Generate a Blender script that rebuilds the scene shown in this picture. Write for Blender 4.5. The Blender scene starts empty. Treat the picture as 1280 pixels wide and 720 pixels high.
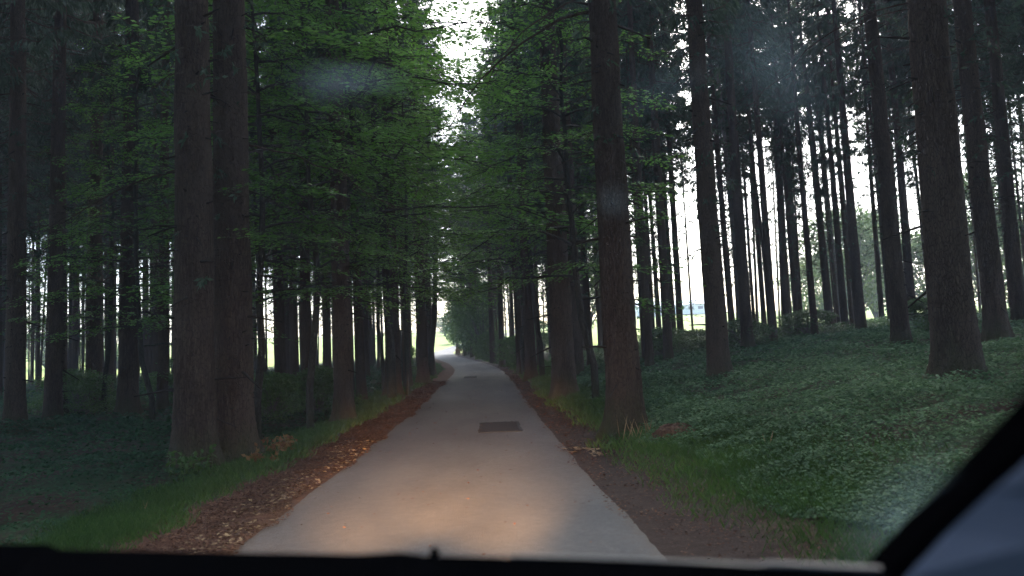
import bpy, math, random
import numpy as np
from mathutils import Vector, Matrix

R = math.radians
rnd = random.Random(7)
rng = np.random.default_rng(7)
sc = bpy.context.scene
C = sc.collection

# ------------------------------------------------------------------ camera
CAM = Vector((0.28, 0.0, 1.31))
YAW, PITCH, ROLL = R(2.5), R(5.3), R(2.4)
FPX = 995.0                                    # focal length for a 1280 px wide frame
fw = Vector((math.sin(YAW) * math.cos(PITCH), math.cos(YAW) * math.cos(PITCH), math.sin(PITCH)))
r0 = Vector((math.cos(YAW), -math.sin(YAW), 0))
u0 = r0.cross(fw)
cr = (r0 * math.cos(ROLL) - u0 * math.sin(ROLL)).normalized()
cu = (u0 * math.cos(ROLL) + r0 * math.sin(ROLL)).normalized()
cam = bpy.data.cameras.new('camera')
camo = bpy.data.objects.new('camera', cam); C.objects.link(camo)
m = Matrix.Identity(4)
for i in range(3):
    m[i][0], m[i][1], m[i][2], m[i][3] = cr[i], cu[i], -fw[i], CAM[i]
camo.matrix_world = m
cam.sensor_width = 36; cam.lens = FPX / 1280 * 36
cam.clip_start = 0.05; cam.clip_end = 3000
cam.dof.use_dof = True; cam.dof.focus_distance = 19; cam.dof.aperture_fstop = 2.0
sc.camera = camo

def pix(p):
    d = Vector(p) - CAM
    z = d.dot(fw)
    if z <= 0.01: return (-9999, -9999, z)
    return (640 + FPX * d.dot(cr) / z, 360 - FPX * d.dot(cu) / z, z)

# ------------------------------------------------------------------ light
SUN_EL, SUN_AZ = 42.0, 18.0                    # azimuth measured from +Y (ahead) towards +X (right)
w = bpy.data.worlds.new('World'); sc.world = w; w.use_nodes = True
nt = w.node_tree; nt.nodes.clear()
sky = nt.nodes.new('ShaderNodeTexSky'); sky.sky_type = 'NISHITA'; sky.sun_disc = False
sky.sun_elevation = R(SUN_EL); sky.sun_rotation = R(SUN_AZ)
sky.air_density = 1.0; sky.dust_density = 3.0; sky.ozone_density = 1.2
hs = nt.nodes.new('ShaderNodeHueSaturation'); hs.inputs['Saturation'].default_value = 1.05
bg = nt.nodes.new('ShaderNodeBackground'); bg.inputs['Strength'].default_value = 0.15
wo = nt.nodes.new('ShaderNodeOutputWorld')
nt.links.new(sky.outputs[0], hs.inputs['Color']); nt.links.new(hs.outputs[0], bg.inputs[0]); nt.links.new(bg.outputs[0], wo.inputs[0])
sl = bpy.data.lights.new('sun', 'SUN'); sl.energy = 1.5; sl.angle = R(28); sl.color = (1, 0.98, 0.95)
so = bpy.data.objects.new('sun', sl); C.objects.link(so)
sd = Vector((math.sin(R(SUN_AZ)) * math.cos(R(SUN_EL)), math.cos(R(SUN_AZ)) * math.cos(R(SUN_EL)), math.sin(R(SUN_EL))))
so.rotation_euler = sd.to_track_quat('Z', 'Y').to_euler(); so.location = (30, 40, 40)
sc.view_settings.view_transform = 'Standard'; sc.view_settings.look = 'None'
sc.view_settings.exposure = 2.3; sc.view_settings.gamma = 1
sc.cycles.max_bounces = 7; sc.cycles.diffuse_bounces = 5; sc.cycles.transparent_max_bounces = 8
sc.cycles.transmission_bounces = 6; sc.cycles.glossy_bounces = 2

# ------------------------------------------------------------------ terrain functions
def table(ys, vs, k):
    t = np.arange(-100, 901, 0.5)
    v = np.interp(t, ys, vs)
    n = int(k / 0.5); ker = np.hanning(2 * n + 3); ker /= ker.sum()
    v = np.convolve(np.pad(v, n + 1, mode='edge'), ker, mode='valid')
    return t, v
_tx, _vx = table([-100, 0, 12, 30, 42, 55, 75, 95, 115, 140, 180, 240, 900],
                 [-0.11, -0.11, -0.04, 0.12, 0.2, 0.1, -1.2, -3.9, -5.2, -3.6, 3, 14, 14], 11)
_tz, _vz = table([-100, 0, 12, 20, 31, 42, 55, 75, 100, 130, 200, 260, 320, 900],
                 [0, 0, 0.02, 0.12, 0.40, 0.62, 0.92, 1.45, 2.4, 3.7, 8.2, 12.0, 14.0, 14.0], 6)
def xc(y): return np.interp(y, _tx, _vx)
def zr(y): return np.interp(y, _tz, _vz)
_ph = rng.uniform(0, 6.28, (14, 2)); _an = rng.uniform(0, 6.28, 14)
def wav(x, y, f0, f1):
    s = 0
    for i in range(7):
        f = f0 * (f1 / f0) ** (i / 6.0)
        a = _an[i]; b = _an[i + 7]
        s = s + np.sin(f * (x * math.cos(a) + y * math.sin(a)) + _ph[i, 0]) * np.sin(f * 0.8 * (x * math.cos(b) + y * math.sin(b)) + _ph[i, 1])
    return s / 3.0
def smooth(a, b, t):
    t = np.clip((t - a) / (b - a), 0, 1); return t * t * (3 - 2 * t)
def ground(x, y):
    x = np.asarray(x, float); y = np.asarray(y, float)
    u = x - xc(y)
    z = zr(y)
    ur = np.maximum(u - 2.0, 0)
    z = z + np.where(u > 2, 2.6 * (1 - np.exp(-ur * 0.128 / 2.6 * 1.25)), 0)
    z = z - 0.14 * np.exp(-((u + 3.9) / 1.1) ** 2) + 0.10 * smooth(6, 14, -u)
    far = smooth(1.9, 4.5, np.abs(u))
    z = z + far * (0.07 * wav(x, y, 0.35, 2.2) + 0.025 * wav(y, x, 2.5, 6))
    z = z - 0.03 * (1 - smooth(1.1, 1.36, np.abs(u)))
    return z
def spot_off(px, d, side_margin):
    """spot(), pushed further along its sight line until it stands clear of the road"""
    for _ in range(60):
        x, y, z = spot(px, d)
        if abs(x - float(xc(y))) > side_margin: break
        d *= 1.02
    return x, y, z
def spot(px, d):
    """point on the ground seen at column px (1280 wide frame) at depth d metres ahead"""
    x = 0.28 + (px - 597) / 995 * d
    for _ in range(6):
        g = float(ground(x, d)); p = pix((x, d, g)); x += (px - p[0]) / FPX * p[2]
    return x, d, float(ground(x, d))

# ------------------------------------------------------------------ helpers
def link(name, me, parent=None, mats=(), loc=None):
    o = bpy.data.objects.new(name, me); C.objects.link(o)
    if parent is not None: o.parent = parent
    for mt in mats:
        if me and mt.name not in [x.name for x in me.materials if x]: me.materials.append(mt)
    if loc is not None: o.location = loc
    return o
def tag(o, label=None, cat=None, group=None, kind=None):
    if label: o['label'] = label
    if cat: o['category'] = cat
    if group: o['group'] = group
    if kind: o['kind'] = kind
    return o
def empty(name, loc=(0, 0, 0), rz=0):
    o = bpy.data.objects.new(name, None); C.objects.link(o); o.location = loc; o.rotation_euler = (0, 0, rz)
    o.empty_display_size = 0.2
    return o
def npmesh(name, V, F, smooth_=False, attrs=None, mi=None):
    """V (n,3); F (k,3) or (k,4) arrays or a list of them"""
    Fs = F if isinstance(F, list) else [F]
    me = bpy.data.meshes.new(name)
    V = np.asarray(V, np.float32)
    me.vertices.add(len(V)); me.vertices.foreach_set('co', V.ravel())
    lt = np.concatenate([np.full(len(f), f.shape[1], np.int32) for f in Fs])
    li = np.concatenate([f.astype(np.int32).ravel() for f in Fs])
    ls = np.concatenate([[0], np.cumsum(lt)[:-1]]).astype(np.int32)
    me.loops.add(len(li)); me.loops.foreach_set('vertex_index', li)
    me.polygons.add(len(lt)); me.polygons.foreach_set('loop_start', ls); me.polygons.foreach_set('loop_total', lt)
    if mi is not None: me.polygons.foreach_set('material_index', np.asarray(mi, np.int32))
    if smooth_: me.polygons.foreach_set('use_smooth', np.ones(len(lt), bool))
    for k, a in (attrs or {}).items():
        at = me.attributes.new(k, 'FLOAT', 'POINT'); at.data.foreach_set('value', np.asarray(a, np.float32))
    me.update(calc_edges=True); me.validate()
    return me
def unit(a): return a / np.maximum(np.linalg.norm(a, axis=-1, keepdims=True), 1e-9)
def leaves(P, D, N, L, W):
    """rhombic leaves: base P, direction D, plane normal N, length L, width W"""
    P = np.asarray(P); D = unit(np.asarray(D)); S = unit(np.cross(N, D)); n = len(P)
    L = np.broadcast_to(np.asarray(L, float).reshape(-1, 1), (n, 1)); W = np.broadcast_to(np.asarray(W, float).reshape(-1, 1), (n, 1))
    Nn = unit(np.cross(D, S))
    V = np.stack([P, P + D * L * 0.45 + S * W * 0.5 + Nn * W * 0.12, P + D * L, P + D * L * 0.45 - S * W * 0.5 + Nn * W * 0.12], 1).reshape(-1, 3)
    F = np.arange(n * 4).reshape(n, 4)
    return V, F
class Sticks:
    """many thin tapering tubes joined in one mesh"""
    def __init__(s): s.V = []; s.F = []; s.n = 0
    def tube(s, pts, rad, k=3, cap=False):
        pts = np.asarray(pts, float); m_ = len(pts)
        rad = np.broadcast_to(np.asarray(rad, float), (m_,)) if np.ndim(rad) == 0 else np.asarray(rad, float)
        T = np.gradient(pts, axis=0); T = unit(T)
        ref = np.array([0, 0, 1.0]) if abs(T[:, 2]).mean() < 0.8 else np.array([1.0, 0, 0])
        A = unit(np.cross(T, ref)); B = np.cross(T, A)
        an = np.arange(k) * 2 * math.pi / k
        ring = pts[:, None] + rad[:, None, None] * (np.cos(an)[None, :, None] * A[:, None] + np.sin(an)[None, :, None] * B[:, None])
        s.V.append(ring.reshape(-1, 3))
        i = np.arange(m_ - 1)[:, None] * k; j = np.arange(k)[None]
        j2 = (j + 1) % k
        q = np.stack([i + j, i + j2, i + k + j2, i + k + j], -1).reshape(-1, 4) + s.n
        s.F.append(q); s.n += m_ * k
    def arrays(s): return np.concatenate(s.V), np.concatenate(s.F)
def bez(p0, d, L, droop, n=5, wob=0.0, r=rng):
    t = np.linspace(0, 1, n)[:, None]
    d = np.asarray(d, float)
    P = np.asarray(p0) + d * L * t + np.array([0, 0, -1.0]) * droop * t ** 2
    if wob: P = P + r.normal(0, wob, (n, 3)) * t
    return P
def box_mesh(name, sx, sy, sz, bev=0.0):
    import bmesh
    bm = bmesh.new(); bmesh.ops.create_cube(bm, size=1)
    bmesh.ops.scale(bm, vec=(sx, sy, sz), verts=bm.verts)
    if bev: bmesh.ops.bevel(bm, geom=bm.edges[:], offset=bev, segments=2, affect='EDGES')
    me = bpy.data.meshes.new(name); bm.to_mesh(me); bm.free(); return me
ORD = ['first', 'second', 'third', 'fourth', 'fifth', 'sixth', 'seventh', 'eighth', 'ninth', 'tenth', 'eleventh', 'twelfth',
       'thirteenth', 'fourteenth', 'fifteenth', 'sixteenth', 'seventeenth', 'eighteenth', 'nineteenth', 'twentieth']

# ------------------------------------------------------------------ materials
class NT:
    def __init__(s, name):
        s.m = bpy.data.materials.new(name); s.m.use_nodes = True; s.t = s.m.node_tree; s.t.nodes.clear()
        s.out = s.n('ShaderNodeOutputMaterial')
    def n(s, t, **kw):
        nd = s.t.nodes.new(t)
        for k, v in kw.items(): setattr(nd, k, v)
        return nd
    def l(s, a, b): s.t.links.new(a, b)
    def coord(s, which='Object', scale=(1, 1, 1)):
        c = s.n('ShaderNodeTexCoord'); mp = s.n('ShaderNodeMapping'); mp.inputs['Scale'].default_value = scale
        s.l(c.outputs[which], mp.inputs[0]); return mp.outputs[0]
    def pos(s, scale=(1, 1, 1)):
        c = s.n('ShaderNodeNewGeometry'); mp = s.n('ShaderNodeMapping'); mp.inputs['Scale'].default_value = scale
        s.l(c.outputs['Position'], mp.inputs[0]); return mp.outputs[0]
    def noise(s, vec, scale, detail=4, rough=0.6):
        a = s.n('ShaderNodeTexNoise'); a.inputs['Scale'].default_value = scale; a.inputs['Detail'].default_value = detail
        a.inputs['Roughness'].default_value = rough; s.l(vec, a.inputs['Vector']); return a.outputs['Fac']
    def ramp(s, fac, stops):
        a = s.n('ShaderNodeValToRGB'); e = a.color_ramp.elements
        while len(e) < len(stops): e.new(0.5)
        for i, (p, c) in enumerate(stops):
            e[i].position = p; e[i].color = (c[0], c[1], c[2], 1) if not isinstance(c, (int, float)) else (c, c, c, 1)
        s.l(fac, a.inputs[0]); return a.outputs[0]
    def mix(s, fac, a, b, mode='MIX'):
        x = s.n('ShaderNodeMix', data_type='RGBA', blend_type=mode)
        if isinstance(fac, (int, float)): x.inputs[0].default_value = fac
        else: s.l(fac, x.inputs[0])
        for i, v in ((6, a), (7, b)):
            if isinstance(v, tuple): x.inputs[i].default_value = (*v[:3], 1)
            else: s.l(v, x.inputs[i])
        return x.outputs[2]
    def math(s, op, a, b=None):
        x = s.n('ShaderNodeMath', operation=op)
        for i, v in ((0, a), (1, b)):
            if v is None: continue
            if isinstance(v, (int, float)): x.inputs[i].default_value = v
            else: s.l(v, x.inputs[i])
        return x.outputs[0]
    def bump(s, h, strength=0.5, dist=0.02):
        b = s.n('ShaderNodeBump'); b.inputs['Strength'].default_value = strength; b.inputs['Distance'].default_value = dist
        s.l(h, b.inputs['Height']); return b.outputs[0]
    def principled(s, col, rough=0.8, normal=None, spec=0.3, coat=0):
        p = s.n('ShaderNodeBsdfPrincipled')
        if isinstance(col, tuple): p.inputs['Base Color'].default_value = (*col[:3], 1)
        else: s.l(col, p.inputs['Base Color'])
        if isinstance(rough, (int, float)): p.inputs['Roughness'].default_value = rough
        else: s.l(rough, p.inputs['Roughness'])
        p.inputs['Specular IOR Level'].default_value = spec
        if coat: p.inputs['Coat Weight'].default_value = coat
        if normal is not None: s.l(normal, p.inputs['Normal'])
        s.l(p.outputs[0], s.out.inputs[0]); return p

def bark_mat(name, c1, c2, c3, moss=None, vs=1.0):
    t = NT(name)
    v = t.coord('Object', (1, 1, 0.22 * vs)); v2 = t.coord('Object', (1, 1, 0.5))
    n1 = t.noise(v, 22, 5, 0.65); n2 = t.noise(v2, 3.0, 3); n3 = t.noise(v2, 45, 3)
    vo = t.n('ShaderNodeTexVoronoi', feature='DISTANCE_TO_EDGE'); vo.inputs['Scale'].default_value = 20; t.l(v2, vo.inputs['Vector'])
    col = t.ramp(n1, [(0.3, c1), (0.5, c2), (0.72, c3)])
    oi = t.n('ShaderNodeObjectInfo')
    n4 = t.noise(t.coord('Object', (0.6, 0.6, 0.25)), 1.6, 3)
    col = t.mix(t.ramp(n4, [(0.42, 0.0), (0.62, 0.5)]), col, tuple(min(1, x * 1.25) for x in c3))
    col = t.mix(t.math('MULTIPLY', n2, 0.6), col, t.mix(oi.outputs['Random'], c1, c3))
    crack = t.ramp(vo.outputs['Distance'], [(0.0, 0.0), (0.09, 1.0)])
    col = t.mix(t.math('MULTIPLY', t.math('SUBTRACT', 1.0, crack), 0.55), col, tuple(x * 0.35 for x in c1))
    if moss:
        g = t.n('ShaderNodeNewGeometry'); sx = t.n('ShaderNodeSeparateXYZ'); c = t.n('ShaderNodeTexCoord'); t.l(c.outputs['Object'], sx.inputs[0])
        low = t.ramp(t.math('ADD', t.math('MULTIPLY', sx.outputs[2], 0.6), t.math('MULTIPLY', n2, 0.6)), [(0.25, 1.0), (0.75, 0.0)])
        col = t.mix(t.math('MULTIPLY', low, 0.55), col, moss)
    h = t.math('ADD', t.math('MULTIPLY', crack, 0.8), t.math('ADD', n1, t.math('MULTIPLY', n3, 0.4)))
    t.principled(col, 0.92, t.bump(h, 0.9, 0.03), 0.15)
    return t.m
def leaf_mat(name, cols, trans=0.45, rough=0.55, spec=0.3, obj_var=0.25):
    t = NT(name)
    g = t.n('ShaderNodeNewGeometry'); col = t.ramp(g.outputs['Random Per Island'], [(i / max(len(cols) - 1, 1), c) for i, c in enumerate(cols)])
    n = t.noise(t.pos(), 0.7, 2)
    col = t.mix(t.ramp(n, [(0.35, 0.0), (0.65, 0.55)]), col, tuple(x * 0.6 for x in cols[0]))
    oi = t.n('ShaderNodeObjectInfo'); h = t.n('ShaderNodeHueSaturation'); t.l(col, h.inputs['Color'])
    t.l(t.math('ADD', t.math('MULTIPLY', oi.outputs['Random'], obj_var * 2), 1 - obj_var), h.inputs['Value'])
    p = t.principled(h.outputs[0], rough, None, spec)
    tr = t.n('ShaderNodeBsdfTranslucent'); t.l(h.outputs[0], tr.inputs[0])
    mx = t.n('ShaderNodeMixShader'); mx.inputs[0].default_value = trans
    t.l(p.outputs[0], mx.inputs[1]); t.l(tr.outputs[0], mx.inputs[2]); t.l(mx.outputs[0], t.out.inputs[0])
    return t.m
def plain(name, col, rough=0.6, spec=0.3, nscale=30, var=0.15, bump=0.1, coat=0):
    t = NT(name); n = t.noise(t.coord(), nscale, 4)
    c = t.mix(n, tuple(x * (1 - var) for x in col), tuple(min(1, x * (1 + var)) for x in col))
    t.principled(c, rough, t.bump(n, bump, 0.003), spec, coat); return t.m

M_spruce = bark_mat('spruce_bark', (0.025, 0.016, 0.012), (0.056, 0.037, 0.027), (0.108, 0.077, 0.06), (0.05, 0.07, 0.02))
M_grey = bark_mat('grey_bark', (0.05, 0.046, 0.042), (0.09, 0.083, 0.075), (0.15, 0.14, 0.125), (0.05, 0.07, 0.02), 1.6)
M_beechbark = bark_mat('beech_bark', (0.022, 0.02, 0.018), (0.04, 0.037, 0.032), (0.065, 0.06, 0.05), (0.03, 0.045, 0.015), 1.6)
M_needle = leaf_mat('spruce_needles', [(0.04, 0.065, 0.042), (0.062, 0.098, 0.06), (0.095, 0.135, 0.09)], 0.35, 0.7, 0.15, 0.3)
M_needle_light = leaf_mat('larch_needles', [(0.09, 0.13, 0.045), (0.13, 0.16, 0.06), (0.19, 0.2, 0.08)], 0.45, 0.7, 0.15)
M_beech = leaf_mat('beech_leaves', [(0.09, 0.21, 0.035), (0.135, 0.30, 0.05), (0.20, 0.38, 0.075)], 0.5, 0.5, 0.3, 0.22)
M_bush = leaf_mat('bush_leaves', [(0.05, 0.10, 0.03), (0.075, 0.15, 0.04), (0.12, 0.19, 0.06)], 0.4, 0.55, 0.3)
M_fieldtree = leaf_mat('field_tree_leaves', [(0.09, 0.15, 0.04), (0.13, 0.2, 0.06), (0.2, 0.26, 0.09)], 0.5, 0.6, 0.2)
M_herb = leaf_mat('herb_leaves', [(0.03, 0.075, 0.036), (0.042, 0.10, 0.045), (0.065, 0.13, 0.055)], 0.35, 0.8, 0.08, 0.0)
M_herb_lit = leaf_mat('herb_leaves_lit', [(0.05, 0.10, 0.048), (0.085, 0.155, 0.072), (0.16, 0.25, 0.125)], 0.35, 0.8, 0.08, 0.0)  # lighter copy of the herb leaves: light from the right put into the colour
M_grass = leaf_mat('grass_blades', [(0.035, 0.085, 0.016), (0.052, 0.115, 0.022), (0.085, 0.14, 0.035)], 0.35, 0.5, 0.3, 0.0)
M_litter = leaf_mat('leaf_litter', [(0.035, 0.015, 0.010), (0.085, 0.034, 0.02), (0.17, 0.095, 0.06), (0.055, 0.024, 0.016)], 0.1, 0.8, 0.1, 0.0)
M_straw = leaf_mat('straw', [(0.22, 0.15, 0.08), (0.36, 0.26, 0.14), (0.16, 0.10, 0.055)], 0.25, 0.7, 0.2, 0.0)
M_rust = leaf_mat('rust_leaves', [(0.14, 0.065, 0.03), (0.24, 0.13, 0.06), (0.2, 0.15, 0.05)], 0.4, 0.7, 0.2, 0.0)

def ground_mat():
    t = NT('forest_floor')
    u = t.n('ShaderNodeAttribute', attribute_name='u').outputs['Fac']
    fo = t.n('ShaderNodeAttribute', attribute_name='field').outputs['Fac']
    p = t.pos()
    nb = t.noise(p, 0.9, 4); nm = t.noise(p, 7, 5, 0.7); nf = t.noise(p, 60, 4, 0.7); ns = t.noise(p, 2.2, 4)
    soil = t.ramp(nm, [(0.3, (0.022, 0.014, 0.01)), (0.55, (0.05, 0.03, 0.02)), (0.75, (0.09, 0.06, 0.04))])
    lit = t.ramp(t.math('ADD', t.math('MULTIPLY', nm, 0.5), t.math('MULTIPLY', nf, 0.5)),
                 [(0.3, (0.028, 0.013, 0.009)), (0.47, (0.075, 0.032, 0.02)), (0.6, (0.12, 0.06, 0.035)), (0.75, (0.22, 0.14, 0.085))])
    dark = t.ramp(t.math('ADD', t.math('MULTIPLY', nm, 0.4), t.math('MULTIPLY', nf, 0.6)),
                  [(0.3, (0.016, 0.011, 0.009)), (0.5, (0.036, 0.024, 0.02)), (0.66, (0.062, 0.043, 0.036)), (0.8, (0.13, 0.10, 0.085))])
    green = t.ramp(nm, [(0.3, (0.018, 0.028, 0.012)), (0.6, (0.03, 0.055, 0.02)), (0.8, (0.05, 0.04, 0.025))])
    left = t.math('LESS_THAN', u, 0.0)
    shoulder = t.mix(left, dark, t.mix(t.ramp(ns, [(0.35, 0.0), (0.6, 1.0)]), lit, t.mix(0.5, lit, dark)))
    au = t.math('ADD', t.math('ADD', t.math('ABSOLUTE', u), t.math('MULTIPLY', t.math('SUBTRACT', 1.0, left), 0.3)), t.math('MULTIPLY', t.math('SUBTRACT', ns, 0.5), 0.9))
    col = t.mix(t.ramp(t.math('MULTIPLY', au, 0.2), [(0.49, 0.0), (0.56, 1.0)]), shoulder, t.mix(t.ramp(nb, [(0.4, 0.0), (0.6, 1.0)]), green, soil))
    fld = t.mix(nb, (0.26, 0.36, 0.09), (0.36, 0.44, 0.14))
    fld = t.mix(t.ramp(t.noise(t.pos((1, 0.15, 1)), 0.25, 3), [(0.4, 0.0), (0.6, 0.5)]), fld, (0.34, 0.36, 0.16))
    col = t.mix(fo, col, fld)
    h = t.math('ADD', nm, t.math('MULTIPLY', nf, 0.5))
    t.principled(col, 0.95, t.bump(h, 0.8, 0.03), 0.1)
    return t.m
def road_mat():
    t = NT('asphalt')
    u = t.n('ShaderNodeAttribute', attribute_name='u').outputs['Fac']
    p = t.pos()
    nf = t.noise(p, 160, 3, 0.7); nm = t.noise(p, 14, 4, 0.7); nb = t.noise(t.pos((1, 0.35, 1)), 1.3, 4)
    vo = t.n('ShaderNodeTexVoronoi'); vo.inputs['Scale'].default_value = 110; t.l(p, vo.inputs['Vector'])
    c = t.ramp(nf, [(0.3, (0.022, 0.023, 0.025)), (0.5, (0.064, 0.067, 0.073)), (0.7, (0.165, 0.167, 0.17))])
    c = t.mix(t.ramp(nb, [(0.38, 0.0), (0.62, 0.75)]), c, (0.046, 0.048, 0.053))
    c = t.mix(t.math('MULTIPLY', t.ramp(vo.outputs['Distance'], [(0.0, 1.0), (0.35, 0.0)]), 0.5), c, (0.24, 0.235, 0.225))
    au = t.math('ADD', t.math('ABSOLUTE', u), t.math('MULTIPLY', t.math('SUBTRACT', nm, 0.5), 0.55))
    c = t.mix(t.ramp(t.math('MULTIPLY', au, 0.5), [(0.66, 0.0), (0.8, 0.75)]), c, (0.10, 0.075, 0.055))
    # worn wheel tracks, a little smoother and paler
    tr = t.math('ABSOLUTE', t.math('SUBTRACT', t.math('ABSOLUTE', u), 0.75))
    c = t.mix(t.ramp(tr, [(0.1, 0.28), (0.4, 0.0)]), c, (0.095, 0.097, 0.10))
    cr_ = t.n('ShaderNodeTexVoronoi', feature='DISTANCE_TO_EDGE'); cr_.inputs['Scale'].default_value = 0.55
    t.l(t.mix(0.12, p, t.n('ShaderNodeTexNoise').outputs['Color']), cr_.inputs['Vector'])
    h = t.math('ADD', nf, t.math('MULTIPLY', vo.outputs['Distance'], 0.8))
    t.principled(c, t.ramp(nm, [(0.3, 0.62), (0.7, 0.8)]), t.bump(h, 0.9, 0.008), 0.22)
    return t.m
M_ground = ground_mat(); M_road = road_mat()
M_patch = plain('patch_asphalt', (0.019, 0.022, 0.027), 0.9, 0.1, 120, 0.4, 0.5)

# ------------------------------------------------------------------ ground sheet and road
def spaced(a, b, lo, hi, fine, g):
    """coordinates a..b, step `fine` between lo and hi, growing outside"""
    mid = list(np.arange(lo, hi + 1e-6, fine)); s = fine; v = hi; up = []
    while v < b: s *= g; v += s; up.append(v)
    s = fine; v = lo; dn = []
    while v > a: s *= g; v -= s; dn.append(v)
    return np.array(dn[::-1] + mid + up)
gx = spaced(-900, 900, -7, 8, 0.14, 1.06); gy = spaced(-120, 1600, 1, 22, 0.16, 1.035)
GX, GY = np.meshgrid(gx, gy)
XS = GX + xc(GY) * np.exp(-np.abs(GX) / 40)
GZ = ground(XS, GY)
nx, ny = len(gx), len(gy)
idx = np.arange(nx * ny).reshape(ny, nx)
F = np.stack([idx[:-1, :-1], idx[:-1, 1:], idx[1:, 1:], idx[1:, :-1]], -1).reshape(-1, 4)
dist = np.hypot(XS, GY)
def edge_dist(x, y):
    """where the wood ends, as a range from the car for each bearing"""
    px = 597 + (x - 0.28) / np.maximum(y, 1) * 995
    return np.interp(px, [-400, 0, 300, 480, 545, 600, 700, 780, 850, 1100, 1500], [80, 74, 76, 96, 104, 104, 74, 60, 54, 52, 50])
fa = smooth(-2, 10, dist - edge_dist(XS, GY)) * (GY > 20) 
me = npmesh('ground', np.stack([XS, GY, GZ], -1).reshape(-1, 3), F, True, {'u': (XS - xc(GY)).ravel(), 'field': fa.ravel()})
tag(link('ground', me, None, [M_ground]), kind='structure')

ry = spaced(-30, 300, 1, 24, 0.12, 1.02)
ru = np.array([-1.5, -1.46, -1.38, -1.2, -0.9, -0.6, -0.3, 0, 0.3, 0.6, 0.9, 1.2, 1.38, 1.46, 1.5])
RU, RY = np.meshgrid(ru, ry)
rag = 0.022 * wav(RY * 1.0, RU * 0 + 3.0 * np.sign(RU), 0.7, 5) + rng.normal(0, 0.006, RU.shape)
RUe = RU + np.where(np.abs(RU) > 1.3, np.sign(RU) * (rag + 0.03), 0)
slope = np.gradient(xc(ry), ry)[:, None]
nrm = 1 / np.sqrt(1 + slope ** 2)
RX = xc(RY) + RUe * nrm; RYY = RY - RUe * slope * nrm
RZ = zr(RYY) + 0.020 - 0.014 * (RU / 1.5) ** 2 - np.where(np.abs(RU) > 1.49, 0.016, 0) + 0.002 * wav(RX, RYY, 0.5, 2)
n1, n2 = len(ry), len(ru); idx = np.arange(n1 * n2).reshape(n1, n2)
F = np.stack([idx[:-1, :-1], idx[:-1, 1:], idx[1:, 1:], idx[1:, :-1]], -1).reshape(-1, 4)
me = npmesh('road', np.stack([RX, RYY, RZ], -1).reshape(-1, 3), F, True, {'u': RU.ravel()})
tag(link('road', me, None, [M_road]), kind='structure')
def road_z(x, y): return float(zr(y)) + 0.020 - 0.014 * ((x - float(xc(y))) / 1.5) ** 2 + 0.002 * float(wav(np.array(x), np.array(y), 0.5, 2))
def patch(x0, x1, y0, y1, label):
    n = 12; us = np.linspace(x0, x1, n); ys = np.linspace(y0, y1, n)
    U, Y = np.meshgrid(us, ys)
    e = ((U == x0) | (U == x1)) * rng.normal(0, 0.015, U.shape); f_ = ((Y == y0) | (Y == y1)) * rng.normal(0, 0.02, U.shape)
    X = xc(Y) + U + e; Y2 = Y + f_
    Z = np.array([[road_z(X[i, j], Y2[i, j]) for j in range(n)] for i in range(n)]) + 0.003
    T = np.stack([X, Y2, Z], -1).reshape(-1, 3); B = T - [0, 0, 0.03]
    k = np.arange(n * n).reshape(n, n); F = np.stack([k[:-1, :-1], k[:-1, 1:], k[1:, 1:], k[1:, :-1]], -1).reshape(-1, 4)
    b = np.concatenate([k[0], k[1:, -1], k[-1, -2::-1], k[-2:0:-1, 0]]); b2 = np.roll(b, -1)
    S = np.stack([b2, b, b + n * n, b2 + n * n], -1)
    o = link('asphalt_patch', npmesh('asphalt_patch', np.concatenate([T, B]), np.concatenate([F, S])), None, [M_patch])
    return tag(o, label, 'road patch')
patch(0.22, 1.02, 14.4, 16.5, 'dark rectangular asphalt repair patch on the right half of the road')
patch(-0.75, -0.1, 40.0, 42.5, 'small dark repair patch far up the road before the bend')

# ------------------------------------------------------------------ spruce
def trunk_arrays(H, r0_, sides, rings, seed, flare=0.5, top=0.03):
    g = np.random.default_rng(seed)
    t = np.linspace(0, 1, rings) ** 1.6; z = t * H - 0.25
    a = np.arange(sides) * 2 * math.pi / sides
    prof = r0_ * ((1 - np.clip(z / H, 0, 1)) ** 0.8 * (1 - top) + top)
    fl = 1 + flare * np.exp(-np.maximum(z, 0) / 0.28)
    lob = 1 + (0.16 * np.cos(a * 5 + g.uniform(0, 6)) + 0.1 * np.cos(a * 3 + g.uniform(0, 6)))[None] * np.exp(-np.maximum(z, 0) / 0.35)[:, None]
    ph = g.uniform(0, 6, 8)
    rough = 1 + 0.025 * np.sin(3 * a[None] + z[:, None] * 2.1 + ph[0]) + 0.02 * np.sin(5 * a[None] - z[:, None] * 3.7 + ph[1]) + g.normal(0, 0.014, (rings, sides))
    r = (prof * fl)[:, None] * lob * rough
    bx = 0.05 * np.sin(z * 0.35 + ph[2]) * t * 3; by = 0.05 * np.sin(z * 0.3 + ph[3]) * t * 3
    V = np.stack([bx[:, None] + r * np.cos(a), by[:, None] + r * np.sin(a), np.repeat(z[:, None], sides, 1)], -1).reshape(-1, 3)
    i = np.arange(rings - 1)[:, None] * sides; j = np.arange(sides)[None]; j2 = (j + 1) % sides
    F = np.stack([i + j, i + j2, i + sides + j2, i + sides + j], -1).reshape(-1, 4)
    return V, F
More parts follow.
